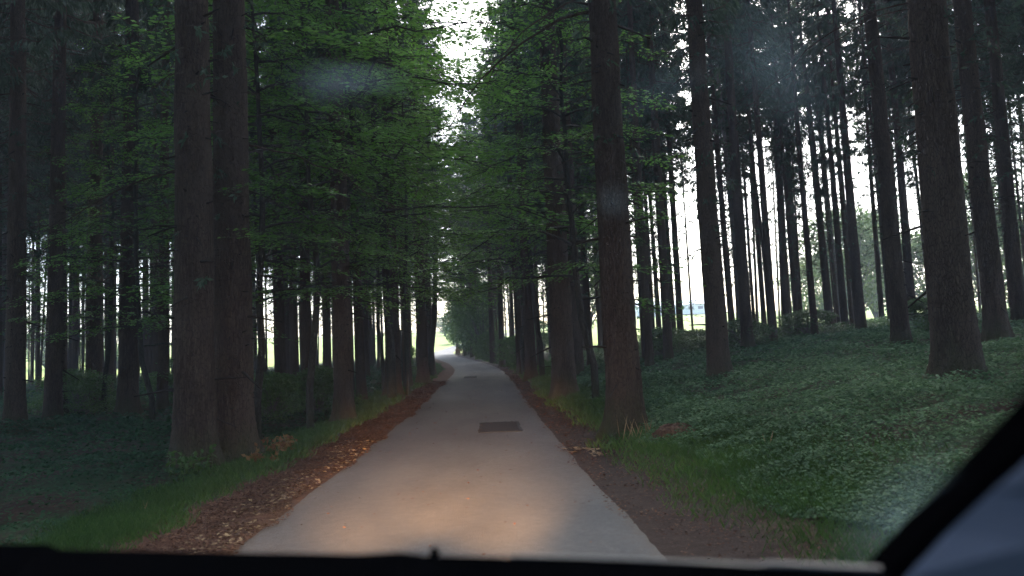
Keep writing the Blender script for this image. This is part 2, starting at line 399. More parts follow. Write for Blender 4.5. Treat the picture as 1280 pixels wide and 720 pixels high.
def spruce_crown(seed, H, hb, Lm, whorls, per, nleaf, scale=1.0):
    g = np.random.default_rng(seed); P, D, N, L, W = [], [], [], [], []
    st = Sticks()
    for i in range(whorls):
        f = (i + g.uniform(0, 0.9)) / whorls; z = hb + (H - hb) * f
        low = min(1, 0.45 + f * 4)
        for k in range(per + (f < 0.5)):
            if f < 0.25 and g.random() < 0.45 * (1 - f * 4): continue
            a = g.uniform(0, 6.283); Lb = Lm * (1 - f) ** 0.75 * g.uniform(0.65, 1.15) * low + 0.35
            d = np.array([math.cos(a), math.sin(a), g.uniform(-0.3, 0.05) + 0.5 * f])
            dr = Lb * g.uniform(0.1, 0.3)
            sp = bez([0, 0, z + g.uniform(-0.2, 0.2)], d, Lb, dr, 5); sp[:, 2] += 0.12 * Lb * np.linspace(0, 1, 5) ** 4 * 2
            st.tube(sp, np.linspace(0.035, 0.008, 5), 3)
            n = int(nleaf * (0.35 + Lb / Lm)); t = g.uniform(0.12, 1, n) ** 0.8
            base = np.stack([np.interp(t, np.linspace(0, 1, 5), sp[:, q]) for q in range(3)], -1)
            side = np.array([-d[1], d[0], 0.0]) * g.choice([-1, 1], n)[:, None]
            sw = Lb * 0.30 * (1.05 - t) * g.uniform(0, 1, n)
            base = base + side * sw[:, None] - np.array([0, 0, 1.0]) * (sw * 0.25 + g.uniform(0, 0.12, n))[:, None]
            dd = side * g.uniform(0.3, 1, n)[:, None] + d * g.uniform(0.3, 1, n)[:, None] + np.array([0, 0, -1.0]) * g.uniform(0.1, 1.3, n)[:, None]
            P.append(base); D.append(dd); N.append(g.normal(0, 1, (n, 3)) + [0, 0, 0.6])
            L.append(g.uniform(0.2, 0.5, n) * scale); W.append(g.uniform(0.045, 0.10, n) * scale)
    V, F = leaves(np.concatenate(P), np.concatenate(D), np.concatenate(N), np.concatenate(L), np.concatenate(W))
    Vs, Fs = st.arrays()
    return np.concatenate([V, Vs]), np.concatenate([F, Fs + len(V)]), np.concatenate([np.zeros(len(F)), np.ones(len(Fs))])
def dead_branches(seed, z0, z1, n, Lm, tuft=0.3):
    g = np.random.default_rng(seed); st = Sticks(); P, D, N = [], [], []
    for i in range(n):
        z = z0 + (z1 - z0) * (i + g.random()) / n; a = g.uniform(0, 6.283); f = (z - z0) / (z1 - z0)
        Lb = Lm * g.uniform(0.25, 1.0) * (0.45 + 0.55 * f)
        d = np.array([math.cos(a), math.sin(a), g.uniform(-0.35, 0.15)])
        sp = bez([0.1 * d[0], 0.1 * d[1], z], d, Lb, Lb * g.uniform(0.05, 0.35), 5, 0.03 * Lb, g)
        st.tube(sp, np.linspace(0.016, 0.004, 5), 3)
        for k in range(int(3 + 5 * Lb)):
            t = g.uniform(0.25, 1); b = np.array([np.interp(t, np.linspace(0, 1, 5), sp[:, q]) for q in range(3)])
            s = np.array([-d[1], d[0], 0]) * g.choice([-1, 1]) + d * g.uniform(0.2, 0.9) + [0, 0, g.uniform(-0.6, 0.2)]
            l2 = Lb * g.uniform(0.15, 0.4); q = bez(b, s / np.linalg.norm(s), l2, l2 * 0.2, 3)
            st.tube(q, np.array([0.007, 0.005, 0.002]), 3)
            if g.random() < tuft * (0.3 + f):
                m_ = 7; tt = g.uniform(0, 1, m_)[:, None]
                P.append(q[0] + (q[-1] - q[0]) * tt); D.append(g.normal(0, 1, (m_, 3)) + (q[-1] - q[0]) / l2 * 1.2 + [0, 0, -0.5]); N.append(g.normal(0, 1, (m_, 3)))
    Vs, Fs = st.arrays()
    if P:
        P, D, N = map(np.concatenate, (P, D, N)); V, F = leaves(P, D, N, g.uniform(0.08, 0.2, len(P)), 0.05)
        return np.concatenate([Vs, V]), np.concatenate([Fs, F + len(Vs)]), np.concatenate([np.zeros(len(Fs)), np.ones(len(F))])
    return Vs, Fs, np.zeros(len(Fs))

SPR = []      # crown / trunk / dead branch meshes of each spruce variant
for k in range(5):
    H = [27, 29, 25, 28, 26][k]; hb = [9.5, 11.0, 8.5, 12.0, 10.0][k]
    tv, tf = trunk_arrays(H, 0.5, 18, 60, 100 + k, 0.28)
    cv, cf, cm = spruce_crown(200 + k, H + 0.4, hb, [3.0, 2.7, 3.2, 2.6, 2.9][k], 27, 4, 85)
    dv, df, dm = dead_branches(300 + k, 3.0, hb + 2, [75, 90, 100, 70, 85][k], [1.7, 1.5, 1.9, 1.4, 1.6][k], 0.35)
    tm = npmesh('spruce_trunk', tv, tf, True); tm.materials.append(M_spruce)
    cmsh = npmesh('spruce_crown', cv, cf, False, None, cm); cmsh.materials.append(M_needle); cmsh.materials.append(M_spruce)
    dmsh = npmesh('dead_branches', dv, df, False, None, dm); dmsh.materials.append(M_spruce); dmsh.materials.append(M_needle)
    SPR.append((tm, cmsh, dmsh, H))
hero_trunk = []
for k in range(4):
    tv, tf = trunk_arrays(28, 0.5, 40, 220, 150 + k, 0.55); t_ = npmesh('spruce_trunk', tv, tf, True); t_.materials.append(M_spruce); hero_trunk.append(t_)
grey_trunks = []
for k in range(2):
    tv, tf = trunk_arrays(25, 0.5, 12, 50, 170 + k, 0.2); t_ = npmesh('grey_trunk', tv, tf, True); t_.materials.append(M_grey); grey_trunks.append(t_)

def stub_mesh(seed):
    g = np.random.default_rng(seed); st = Sticks()
    for i in range(70):
        z = g.uniform(0.5, 8.5); a = g.uniform(0, 6.283); d = np.array([math.cos(a), math.sin(a), g.uniform(-0.5, 0.3)]); L = g.uniform(0.03, 0.14) if g.random() < 0.8 else g.uniform(0.2, 0.6)
        st.tube(bez([0.25 * d[0] * 0.9, 0.25 * d[1] * 0.9, z], d, L + 0.04, 0.05 * L, 3), np.array([0.022, 0.016, 0.008]) * g.uniform(0.5, 1.2), 5)
    me_ = npmesh('branch_stubs', *st.arrays()); me_.materials.append(M_stub); return me_
M_stub = plain('dead_wood', (0.03, 0.024, 0.02), 0.95, 0.1)
STB = [stub_mesh(40), stub_mesh(41)]
PLACED = []
def spruce(px, d, diam, label, group=None, hero=False, var=None, bare=False, rz=None, hs_=1.0, crownscale=1.0, lean=None, grey=False, xy=None):
    v = rnd.randrange(5) if var is None else var
    if xy is not None and 985 < pix((xy[0], xy[1], 1.5))[0] < 1085: hs_ *= 0.8; crownscale *= 0.32
    x, y, z = spot_off(px, d, 1.75 + diam * 0.6) if xy is None else (xy[0], xy[1], float(ground(*xy)))
    if not bare and y < 60 and -16 < x - float(xc(y)) < 8: crownscale *= 0.55
    root = empty('spruce_tree', (x, y, z - 0.03), rnd.uniform(0, 6.28) if rz is None else rz)
    ln = lean or (rnd.gauss(0, 0.008), rnd.gauss(0, 0.008))
    if not hero and rnd.random() < 0.15: ln = (ln[0] * 3, ln[1] * 3)
    root.rotation_euler = (ln[0], ln[1], root.rotation_euler[2])
    tmesh = grey_trunks[v % 2] if grey else (hero_trunk[v % 4] if hero else SPR[v][0])
    t = link('trunk', tmesh, root); t.scale = (diam, diam, hs_)
    if not bare:
        c = link('crown', SPR[v][1], root); c.scale = (crownscale, crownscale, hs_)
    b = link('dead_branches', SPR[v][2], root); b['kind'] = 'stuff'; b.scale = (max(crownscale, 0.75), max(crownscale, 0.75), hs_)
    if hero:
        b = link('branch_stubs', STB[v % 2], root); b['kind'] = 'stuff'; q_ = diam / 0.58; b.scale = (q_, q_, 1)
    tag(root, label, 'tree', group)
    PLACED.append((x, y, diam))
    return root

def branch(parent, p0, az, L, droop, r=0.03, up=0.0, seed=1, tuft=True):
    """a single limb with side twigs, a part of its tree (world azimuth az, height p0)"""
    g = np.random.default_rng(seed); st = Sticks(); a = az - parent.rotation_euler[2]
    d = np.array([math.cos(a), math.sin(a), up]); n = 9
    sp = bez([0.05 * d[0], 0.05 * d[1], p0], d, L, droop, n, 0.02 * L, g); st.tube(sp, np.linspace(r, r * 0.2, n), 6)
    for k in range(int(L * 5)):
        t = g.uniform(0.3, 1); b = np.array([np.interp(t, np.linspace(0, 1, n), sp[:, q]) for q in range(3)])
        s = np.array([-d[1], d[0], 0]) * g.choice([-1, 1]) + d * g.uniform(0.3, 1) + [0, 0, g.uniform(-0.5, 0.2)]
        l2 = L * g.uniform(0.08, 0.25); st.tube(bez(b, s / np.linalg.norm(s), l2, l2 * 0.3, 3), np.array([r * 0.3, r * 0.2, 0.002]), 3)
    v, f = st.arrays()
    return link('branch', npmesh('branch', v, f, True), parent, [M_spruce])

# the trees one can single out: column, distance, diameter, label
t = spruce(243, 12.2, 0.62, 'thick dark spruce trunk by the left verge, the left one of the close pair', hero=True, var=0, lean=(0, 0.004))
branch(t, 4.6, R(170), 2.4, 0.9, 0.02, seed=2); branch(t, 3.2, R(200), 1.5, 0.5, 0.014, seed=3)
t = spruce(293, 13.0, 0.64, 'thick dark spruce trunk by the left verge, the right one of the close pair', hero=True, var=1, lean=(0, -0.002))
branch(t, 5.2, R(20), 2.6, 1.0, 0.02, seed=4)
spruce(19, 19, 0.44, 'dark spruce trunk near the left edge of the view, rising from the undergrowth', hero=True, var=2)
spruce(66, 21, 0.42, 'straight black spruce trunk standing between the left edge and the vine green branches', hero=True, var=3)
spruce(117, 26, 0.5, 'dim spruce trunk right of the straight black one, left of the green sprays', var=4, hero=True)
spruce(160, 23, 0.55, 'dark spruce trunk behind the low beech sprays left of the thick pair', var=0, hero=True)
spruce(203, 25, 0.34, 'slim dark spruce trunk just left of the thick pair', var=1)
spruce(431, 19, 0.46, 'dark spruce trunk under the beech canopy, left of the road', hero=True, var=2)
spruce(452, 27, 0.34, 'slimmer spruce trunk just right of the one under the beech canopy', var=3)
spruce(492, 28, 0.56, 'stout spruce trunk near the left road edge, before the bend', hero=True, var=3)
spruce(510, 33, 0.36, 'slim spruce trunk leaning on the stout one by the left road edge', var=1)
spruce(529, 36, 0.52, 'dark spruce trunk closest to the left edge of the road at the bend', hero=True, var=0)
spruce(538, 47, 0.6, 'spruce trunk framing the left side of the bright road exit', var=1)
spruce(384, 24, 0.34, 'slim dark spruce trunk under the left end of the beech canopy', var=4)
spruce(351, 27, 0.4, 'straight dark spruce right of the thick close pair', var=2)
t = spruce(783, 12.5, 0.56, 'reddish-brown spruce trunk alone on the right verge, orange lit at its foot', hero=True, var=0, lean=(0, -0.004))
branch(t, 6.9, R(178), 2.6, 1.7, 0.03, -0.05, seed=5); branch(t, 7.2, R(160), 2.2, 1.2, 0.02, seed=6); branch(t, 4.5, R(190), 1.4, 0.6, 0.012, seed=16)
spruce(706, 22, 0.66, 'tall leaning spruce trunk on the right verge, second from the car', hero=True, var=1, lean=(0, -0.012))
spruce(722, 29, 0.5, 'spruce trunk tucked behind the second roadside trunk on the right', var=2)
spruce(664, 34, 0.5, 'dark spruce trunk on the right verge before the bend', hero=True, var=3)
spruce(651, 42, 0.4, 'slim spruce trunk left of the dark one on the right verge', var=0)
spruce(628, 48, 0.46, 'spruce trunk on the outside of the bend, right of the road', var=1)
spruce(616, 54, 0.5, 'spruce trunk further round the bend, next left of the outside one', var=4)
spruce(598, 62, 0.62, 'spruce trunk rising out of the dark bushes at the bend', var=2)
spruce(739, 33, 0.3, 'slim spruce in front of the pale green thicket right of the road', var=4)
spruce(812, 27, 0.30, 'slim spruce trunk just right of the reddish-brown verge trunk', var=3)
spruce(836, 28, 0.34, 'slim spruce trunk left of the bright gap, forward one', var=0)
spruce(852, 38, 0.34, 'spruce trunk forming the left side of the bright gap', var=1)
spruce(867, 44, 0.13, 'very thin young spruce standing alone in the bright gap', var=3, crownscale=0.3, hs_=0.75)
spruce(901, 17.8, 0.50, 'grey-brown spruce trunk right of the bright gap in the wood', hero=True, var=2)
spruce(917, 36, 0.32, 'slim spruce trunk close behind the grey-brown one', var=0)
spruce(935, 29, 0.44, 'spruce trunk standing right of the grey-brown one, in the low herbs', hero=True, var=3, crownscale=0.5)
spruce(1128, 20, 0.44, 'dark spruce trunk standing forward in the herbs at the middle right', hero=True, var=1, crownscale=0.4)
spruce(1141, 34, 0.4, 'spruce trunk close behind the forward dark trunk at the middle right', var=2, crownscale=0.4)
t = spruce(1199, 10.9, 0.60, 'thickest dark spruce trunk on the right bank, beside the windscreen pillar', hero=True, var=3, lean=(0, -0.003))
branch(t, 5.6, R(172), 2.6, 1.5, 0.014, seed=7); branch(t, 5.5, R(178), 2.3, 1.5, 0.010, seed=8)
spruce(1248, 17.5, 0.48, 'dark spruce trunk right of the thickest one on the right bank', hero=True, var=0)
spruce(1276, 23, 0.42, 'spruce trunk at the right edge of the view', var=1)
t = spruce(930, 33, 0.25, 'thin pale grey bare trunk crossing the dark crowns on the right', var=2, bare=True, grey=True, lean=(0, -0.05))
for px, d, dm, lb in [(968, 30, .30, 'slim spruce trunk, first of the loose row right of the bright gap'), (983, 37, .4, 'spruce trunk, second of the loose row right of the bright gap'),
                      (1000, 41, .38, 'spruce trunk, third of the loose row right of the bright gap'), (1019, 33, .3, 'slim spruce trunk in the middle of the loose row on the right'),
                      (1039, 36, .38, 'spruce trunk with pale bark patches in the loose row on the right'), (1057, 36, .34, 'spruce trunk before the pale field trees, left one'),
                      (1077, 33, .44, 'stouter spruce trunk before the pale field trees'), (1103, 40, .28, 'slim spruce trunk just left of the forward dark trunk')]:
    spruce(px, d, dm, lb, hs_=0.8 if 995 < px < 1110 else 1.0, crownscale=0.26 if 995 < px < 1110 else 0.6)
for px, d, dm, lb in [(572, 104, .4, 'far spruce whose crown closes the view above the bright exit, left one'), (581, 96, .45, 'far spruce whose crown closes the view above the bright exit, middle one'),
                      (590, 88, .4, 'far spruce whose crown closes the view above the bright exit, right one'), (536, 62, .4, 'spruce trunk behind the one framing the road exit'), (532, 74, .4, 'far spruce half hidden left of the bright exit')]:
    spruce(px, d, dm, lb, crownscale=1.3)
t = spruce(1050, 45, 0.3, 'slim trunk with pale yellow-green larch crown against the bright sky', var=1, bare=True, grey=True)
cv, cf, cm = spruce_crown(260, 28, 13, 2.6, 30, 5, 80)
lm = npmesh('larch_crown', cv, cf, False, None, cm); lm.materials.append(M_needle_light); lm.materials.append(M_grey)
link('crown', lm, t); t.name = 'larch_tree'

# the rest of the stand
ANCH = [(-80, 'the left picture edge'), (19, 'the far left dark trunk'), (66, 'the straight black trunk'), (160, 'the trunk behind low beech sprays'),
        (243, 'the close pair of thick trunks'), (293, 'the thick trunk nearest the left verge'), (351, 'the trunk beside the close pair'), (431, 'the trunk under beech leaves'),
        (492, 'the stout left roadside trunk'), (538, 'the bright road exit'), (664, 'the dark right verge trunk'), (706, 'the second right roadside trunk'),
        (783, 'the reddish-brown verge trunk'), (852, 'the bright gap'), (901, 'the grey-brown trunk'), (968, 'the loose row of trunks'), (1057, 'the trunks before pale field trees'),
        (1128, 'the forward middle right trunk'), (1199, 'the thickest right bank trunk')]
cand = []
def ok(x, y, dm, sp):
    for (a, b, c) in PLACED + cand:
        if (a - x) ** 2 + (b - y) ** 2 < sp * sp: return False
    return True
tries = 0
nl = nr = 0
while tries < 24000 and (nl < 126 or nr < 132):
    tries += 1
    left = rnd.random() < 0.6
    y = rnd.uniform(16, 112)
    u = rnd.uniform(3.2, 46); x = float(xc(y)) + (-u if left else u)
    if left and nl >= 126 or (not left and nr >= 132): continue
    g = float(ground(x, y)); p = pix((x, y, g))
    if not (-60 < p[0] < 1340): continue
    d = math.hypot(x, y)
    if d > float(edge_dist(np.array(x), np.array(y))) - 4: continue
    if 538 < p[0] < 570 or (856 < p[0] < 893): continue
    if y < 24 and (200 < p[0] < 345 or left and p[0] > 120 or not left): continue
    if not left and d < (30 if p[0] < 850 else 36): continue
    if not ok(x, y, 0.3, 2.1 if left else 1.9): continue
    cand.append((x, y, rnd.uniform(0.15, 0.36) if left else rnd.uniform(0.12, 0.27)))
    if left: nl += 1
    else: nr += 1
rows = {}
for (x, y, dm) in cand:
    p = pix((x, y, float(ground(x, y))))[0]
    a = max([i for i, (q, _) in enumerate(ANCH) if q <= p] or [0])
    dc = 0 if y < 40 else (1 if y < 65 else 2)
    rows.setdefault((a, dc), []).append((p, x, y, dm))
for (a, dc), lst in rows.items():
    lst.sort()
    for i, (p, x, y, dm) in enumerate(lst):
        dep = ['slim front spruce', 'slim spruce further in', 'thin far spruce'][dc]
        lab = f'{dep}, {ORD[i] if i < 20 else "last"} right of {ANCH[a][1]}'
        if i >= 12: lab = f'{dep}, {ORD[len(lst) - 1 - i] if len(lst) - 1 - i < 20 else "midmost"} left of {ANCH[min(a + 1, len(ANCH) - 1)][1]}'
        spruce(0, 0, dm, lab, 'spruces filling the stand on both sides of the road', xy=(x, y), hs_=rnd.uniform(0.86, 1.06), crownscale=rnd.uniform(0.8, 1.1) if x < 6 else rnd.uniform(0.5, 0.85))

# ------------------------------------------------------------------ beeches
def beech_arrays(seed, H, z0, Lm, nb, nleaf, leafL=0.085, trunk_r=0.085):
    g = np.random.default_rng(seed); st = Sticks(); tw = Sticks(); P, D, N, L = [], [], [], []
    tz = np.linspace(-0.2, H, 12); wob = np.cumsum(g.normal(0, 0.1, (12, 2)), 0) * 0.7; wob[:2] = 0
    tp = np.stack([wob[:, 0], wob[:, 1], tz], -1)
    tr = Sticks(); tr.tube(tp, trunk_r * (1 - np.linspace(0, 0.85, 12)), 10)
    for i in range(nb):
        f = (i + g.random()) / nb; z = z0 + (H - z0) * f ** 0.9
        b0 = np.array([np.interp(z, tz, tp[:, q]) for q in range(3)]); a = i * 2.4 + g.uniform(-0.5, 0.5)
        Lb = Lm * (1 - 0.65 * f) * g.uniform(0.6, 1.1)
        d = np.array([math.cos(a), math.sin(a), g.uniform(0.0, 0.5)])
        n = 8; sp = bez(b0, d, Lb, Lb * (d[2] + g.uniform(0.02, 0.2)), n, 0.04 * Lb, g)
        st.tube(sp, np.linspace(0.03, 0.006, n), 4)
        # flat sprays on side twigs
        ns = int(9 + Lb * 4)
        for k in range(ns):
            t = g.uniform(0.18, 1) ; b = np.array([np.interp(t, np.linspace(0, 1, n), sp[:, q]) for q in range(3)])
            sgn = 1 if k % 2 else -1; ang = g.uniform(0.35, 1.15) * sgn
            s = np.array([d[0] * math.cos(ang) - d[1] * math.sin(ang), d[0] * math.sin(ang) + d[1] * math.cos(ang), g.uniform(-0.12, 0.1)])
            l2 = Lb * (0.18 + 0.34 * math.sin(math.pi * min(t * 0.9 + 0.1, 1))) * g.uniform(0.6, 1.2)
            q = bez(b, s, l2, l2 * g.uniform(0.05, 0.25), 4); tw.tube(q, np.linspace(0.006, 0.002, 4), 3)
            m_ = max(5, int(nleaf * l2)); tt = g.uniform(0.05, 1, m_)
            bp = np.stack([np.interp(tt, np.linspace(0, 1, 4), q[:, c]) for c in range(3)], -1)
            sd_ = g.choice([-1, 1], m_)[:, None] * np.array([-s[1], s[0], 0])
            wd = g.uniform(0, 0.22, m_)[:, None] * (1.1 - tt[:, None])
            P.append(bp + sd_ * wd + g.normal(0, 0.015, (m_, 3))); D.append(sd_ * g.uniform(0.3, 1, m_)[:, None] + s * g.uniform(0.4, 1, m_)[:, None] + [0, 0, -0.22])
            N.append(np.array([0, 0, 1.0]) + g.normal(0, 0.28, (m_, 3))); L.append(g.uniform(0.6, 1.25, m_) * leafL)
    P, D, N, L = map(np.concatenate, (P, D, N, L)); V, F = leaves(P, D, N, L, L * 0.62)
    return tr.arrays(), st.arrays(), tw.arrays(), (V, F)
BEE = []
for k, (H, z0, Lm, nb, nl_) in enumerate([(12.5, 2.8, 3.6, 46, 24), (15, 4.2, 4.0, 50, 22), (11, 2.2, 3.0, 42, 25)]):
    a, b, c, dlf = beech_arrays(400 + k, H, z0, Lm, nb, nl_)
    bm_ = npmesh('beech_trunk', *a, True); bm_.materials.append(M_beechbark)
    lm_ = npmesh('beech_limbs', np.concatenate([b[0], c[0]]), np.concatenate([b[1], c[1] + len(b[0])])); lm_.materials.append(M_beechbark)
    cm_ = npmesh('beech_crown', *dlf); cm_.materials.append(M_beech)
    BEE.append((bm_, lm_, cm_)); print('beech', k, len(dlf[1]))
def beech(px, d, k, label, s=1.0, rz=None, mat=None, name='beech_tree', zs=None, group=None):
    x, y, z = spot_off(px, d, 2.3)
    r_ = empty(name, (x, y, z - 0.03), rnd.uniform(0, 6.28) if rz is None else rz); r_.scale = (s, s, zs or s)
    link('trunk', BEE[k][0], r_); o = link('limbs', BEE[k][1], r_); o['kind'] = 'stuff'; link('crown', BEE[k][2], r_)
    tag(r_, label, 'tree', group or 'beeches spreading between the spruces'); return r_
beech(433, 20.2, 1, 'leafy beech with the largest green crown, hanging over the left side of the road', 1.75, 0.3, zs=1.15)
beech(388, 17.5, 0, 'leafy beech with flat green sprays, just left of the largest crown', 1.0, 1.2)
beech(322, 15.5, 2, 'leafy beech whose sprays reach across right of the thick close pair', 1.0, 2.2)
beech(510, 21, 0, 'leafy beech behind the largest crown, nearer the road', 1.05, 3.4)
beech(480, 30, 1, 'leafy beech further back over the left road edge', 1.0, 4.4)
beech(506, 41, 0, 'leafy beech arching over the road before the bend', 2.0, 5.0, zs=1.4)
beech(522, 54, 0, 'leafy beech arching over the far bend, left of the bright exit', 1.3, 1.0)
beech(190, 19, 2, 'small leafy beech with low green sprays left of the thick close pair', 0.85, 0.9)
beech(130, 24, 0, 'leafy beech showing dim green behind the black trunks on the left', 0.9, 2.9)
beech(716, 30, 1, 'leafy beech on the right verge, green against the bright sky', 0.9, 1.0)
beech(678, 34, 0, 'leafy beech behind the second roadside trunk on the right', 1.5, 5.5, zs=1.35)
beech(330, 26, 0, 'leafy beech deep in the left stand behind the thick pair', 1.1, 0.1)
beech(540, 45, 0, 'leafy beech whose top closes over the road, left of the bright exit', 2.2, 2.6, zs=1.6)
beech(490, 26, 1, 'tallest leafy beech by the left road edge, its top reaching across the road', 1.9, 3.6, zs=1.3)
beech(655, 37, 0, 'leafy beech leaning over the road from the right before the bend', 1.7, 1.4, zs=1.7)
beech(745, 19, 2, 'leafy beech just behind the reddish-brown verge trunk, its leaves showing on both sides of it', 1.15, 0.6, zs=1.1)
beech(522, 100, 0, 'far leafy tree spreading over the bright road exit from the left', 2.5, 1.1, zs=2.0)
beech(440, 24, 0, 'leafy beech behind the largest crown, in the left stand', 1.1, 4.1)

# ------------------------------------------------------------------ bushes and field trees
def bush_arrays(seed, H, W_, n, L):
    g = np.random.default_rng(seed); cl = 60
    cz = g.uniform(0.08, 1, cl) ** 0.8 * H; ca = g.uniform(0, 6.28, cl); cr2 = np.sqrt(g.uniform(0, 1, cl)) * W_ * np.sin(np.clip(cz / H * 0.8 + 0.18, 0, 1) * math.pi) ** 0.6
    cc = np.stack([cr2 * np.cos(ca), cr2 * np.sin(ca), cz], -1)
    k = g.integers(0, cl, n); off = unit(g.normal(0, 1, (n, 3))) * (g.uniform(0.3, 1, n) ** 0.5)[:, None] * W_ * 0.33
    off[:, 2] *= 0.55
    P = cc[k] + off; P[:, 2] = np.abs(P[:, 2])
    V, F = leaves(P, unit(off) + g.normal(0, 0.7, (n, 3)) + [0, 0, -0.2], g.normal(0, 0.7, (n, 3)) + [0, 0, 0.8], g.uniform(0.6, 1.3, n) * L, g.uniform(0.6, 1.3, n) * L * 0.6)
    st = Sticks()
    for c in cc[:34]:
        st.tube(np.stack([[0, 0, -0.1], [c[0] * 0.25, c[1] * 0.25, c[2] * 0.45], c]), np.array([0.035, 0.025, 0.008]) * (H / 3), 4)
    return (V, F), st.arrays()
BSH = []
for k in range(3):
    lf, stm = bush_arrays(500 + k, 1.0 * [3.2, 2.6, 2.2][k], [1.5, 1.7, 1.4][k], 9000, 0.11)
    BSH.append((lf, npmesh('bush_stems', *stm)))
    BSH[-1][1].materials.append(M_grey)
def bush_mesh(k, mat):
    me_ = npmesh('foliage', *BSH[k][0]); me_.materials.append(mat); return me_
BM = [bush_mesh(k, M_bush) for k in range(3)]; FT = [bush_mesh(k, M_fieldtree) for k in range(3)]; RB = bush_mesh(2, M_rust)
def bush(px, d, k, s, sz, label, ms=None, name='bush', cat='bush', group='bushes along the bend', yoff=0):
    x, y, z = spot_off(px, d, 1.6 + s * 0.75); r_ = empty(name, (x, y, z - 0.05), rnd.uniform(0, 6.28)); r_.scale = (s, s, sz)
    link('foliage', (ms or BM)[k] if not isinstance(ms, bpy.types.Mesh) else ms, r_); link('stems', BSH[k][1], r_)
    return tag(r_, label, cat, group)
for px, d, k, s, sz, lb in [(582, 84, 0, 1.9, 3.4, 'tall dark green bush hiding the inside of the bend, nearest the bright exit'),
                            (592, 74, 1, 1.7, 3.2, 'tall dark bush right of the one nearest the bright exit'),
                            (573, 90, 1, 1.5, 2.6, 'dense dark bush at the very edge of the bright road exit, on its right'),
                            (586, 79, 2, 1.6, 3.2, 'tall dark bush between the first and second trunks inside the bend'),
                            (599, 70, 1, 1.4, 2.4, 'dark bush filling the gap under the trunks right of the exit'),
                            (605, 66, 0, 1.3, 2.4, 'dark green bush behind the trunks on the outside of the bend'),
                            (617, 58, 1, 0.9, 1.0, 'low rounded bush at the right road edge in the bend'),
                            (645, 55, 2, 1.1, 0.9, 'bush between the trunks right of the bend'),
                            (672, 60, 0, 1.2, 0.9, 'broad bush behind the dark trunk on the right verge'),
                            (606, 55, 2, 0.75, 0.8, 'small bush lowest at the right road edge'),
                            (571, 92, 2, 1.3, 1.8, 'bush touching the bright road exit from the right'),
                            (505, 48, 1, 0.7, 0.7, 'low bush at the foot of the left roadside trunks'),
                            (340, 20, 2, 0.6, 0.55, 'low dark bush behind the thick close pair'),
                            (398, 22, 1, 0.6, 0.5, 'low dark bush under the beech canopy on the left'),
                            (232, 26, 0, 0.8, 0.5, 'dark low bush between the trunks left of the thick pair'),
                            (95, 24, 1, 0.8, 0.5, 'dark low bush under the trunks at the left'),
                            (930, 30, 1, 0.8, 0.45, 'low bush among the herbs right of the bright gap'),
                            (870, 34, 2, 0.9, 0.45, 'low bush at the foot of the bright gap'),
                            (830, 32, 0, 0.9, 0.4, 'low bush just left of the bright gap'),
                            (1010, 34, 1, 0.9, 0.45, 'low bush below the loose row of trunks on the right'),
                            (1170, 24, 2, 0.8, 0.5, 'low bush behind the thickest trunk on the right bank')]:
    bush(px, d, k, s, sz, lb)
bush(574, 80, 2, 0.35, 0.5, 'small orange-brown bush glowing in front of the dark bushes at the bend', RB, group='bushes along the bend')
for px, d, k, s, sz, lb in [(734, 72, 0, 2.0, 3.4, 'pale green thicket showing behind the slim trunks right of the second roadside trunk'),
                            (1068, 82, 1, 3.4, 4.2, 'pale green field tree seen between the trunks at the middle right, left one'),
                            (1096, 95, 0, 3.4, 4.0, 'pale green field tree seen between the trunks at the middle right, right one'),
                            (1236, 62, 0, 2.4, 3.6, 'yellow-green tree beyond the wood, right of the thickest trunk'),
                            (1165, 75, 1, 3.0, 3.0, 'pale green tree beyond the wood, left of the thickest trunk'),
                            (1030, 105, 1, 3.4, 3.2, 'pale green field tree behind the loose row of trunks'),
                            (557, 210, 0, 2.6, 1.6, 'yellow-green tree in the field above the bright road exit'),
                            (144, 100, 1, 3.0, 2.2, 'pale tree beyond the wood behind the low beech sprays'),
                            (60, 110, 0, 3.4, 2.2, 'pale tree beyond the wood near the left edge of the view'),
                            (1275, 70, 1, 2.6, 3.4, 'yellow-green tree beyond the wood at the right edge')]:
    bush(px, d, k, s, sz, lb, FT, 'field_tree', 'tree', 'trees in the fields beyond the wood')

# ------------------------------------------------------------------ farm building on the rise
M_wall = plain('pale_render', (0.72, 0.74, 0.78), 0.8); M_roof = plain('blue_grey_roof', (0.36, 0.42, 0.5), 0.6); M_pane = plain('window_dark', (0.06, 0.07, 0.09), 0.2, 0.5)
bx, by, bz = spot(838, 255)
b = empty('farm_building', (bx, by, bz), R(-6)); tag(b, 'long low pale farm building far off in the bright gap between the trunks', 'building')
link('wall', box_mesh('wall', 22, 9, 3.0), b, [M_wall], (0, 0, 1.4))
V = [(-11.4, -5.3, 2.85), (11.4, -5.3, 2.85), (11.4, 5.3, 2.85), (-11.4, 5.3, 2.85), (-11.4, 0, 4.9), (11.4, 0, 4.9), (-11.4, -5.3, 3.0), (11.4, -5.3, 3.0), (11.4, 5.3, 3.0), (-11.4, 5.3, 3.0)]
me = bpy.data.meshes.new('roof'); me.from_pydata(V, [], [(0, 1, 7, 6), (1, 2, 8, 7), (2, 3, 9, 8), (3, 0, 6, 9), (6, 7, 5, 4), (8, 9, 4, 5), (7, 8, 5), (9, 6, 4), (3, 2, 1, 0)])
link('roof', me, b, [M_roof])
wm = box_mesh('window', 1.6, 0.12, 0.9); dm_ = box_mesh('door', 2.6, 0.12, 2.3)
for i, x in enumerate((-9, -6, -3, 3, 6, 9)): link('window', wm, b, [M_pane] if not wm.materials else [], (x, -4.53, 1.9))
link('door', dm_, b, [M_roof], (0, -4.53, 1.12))

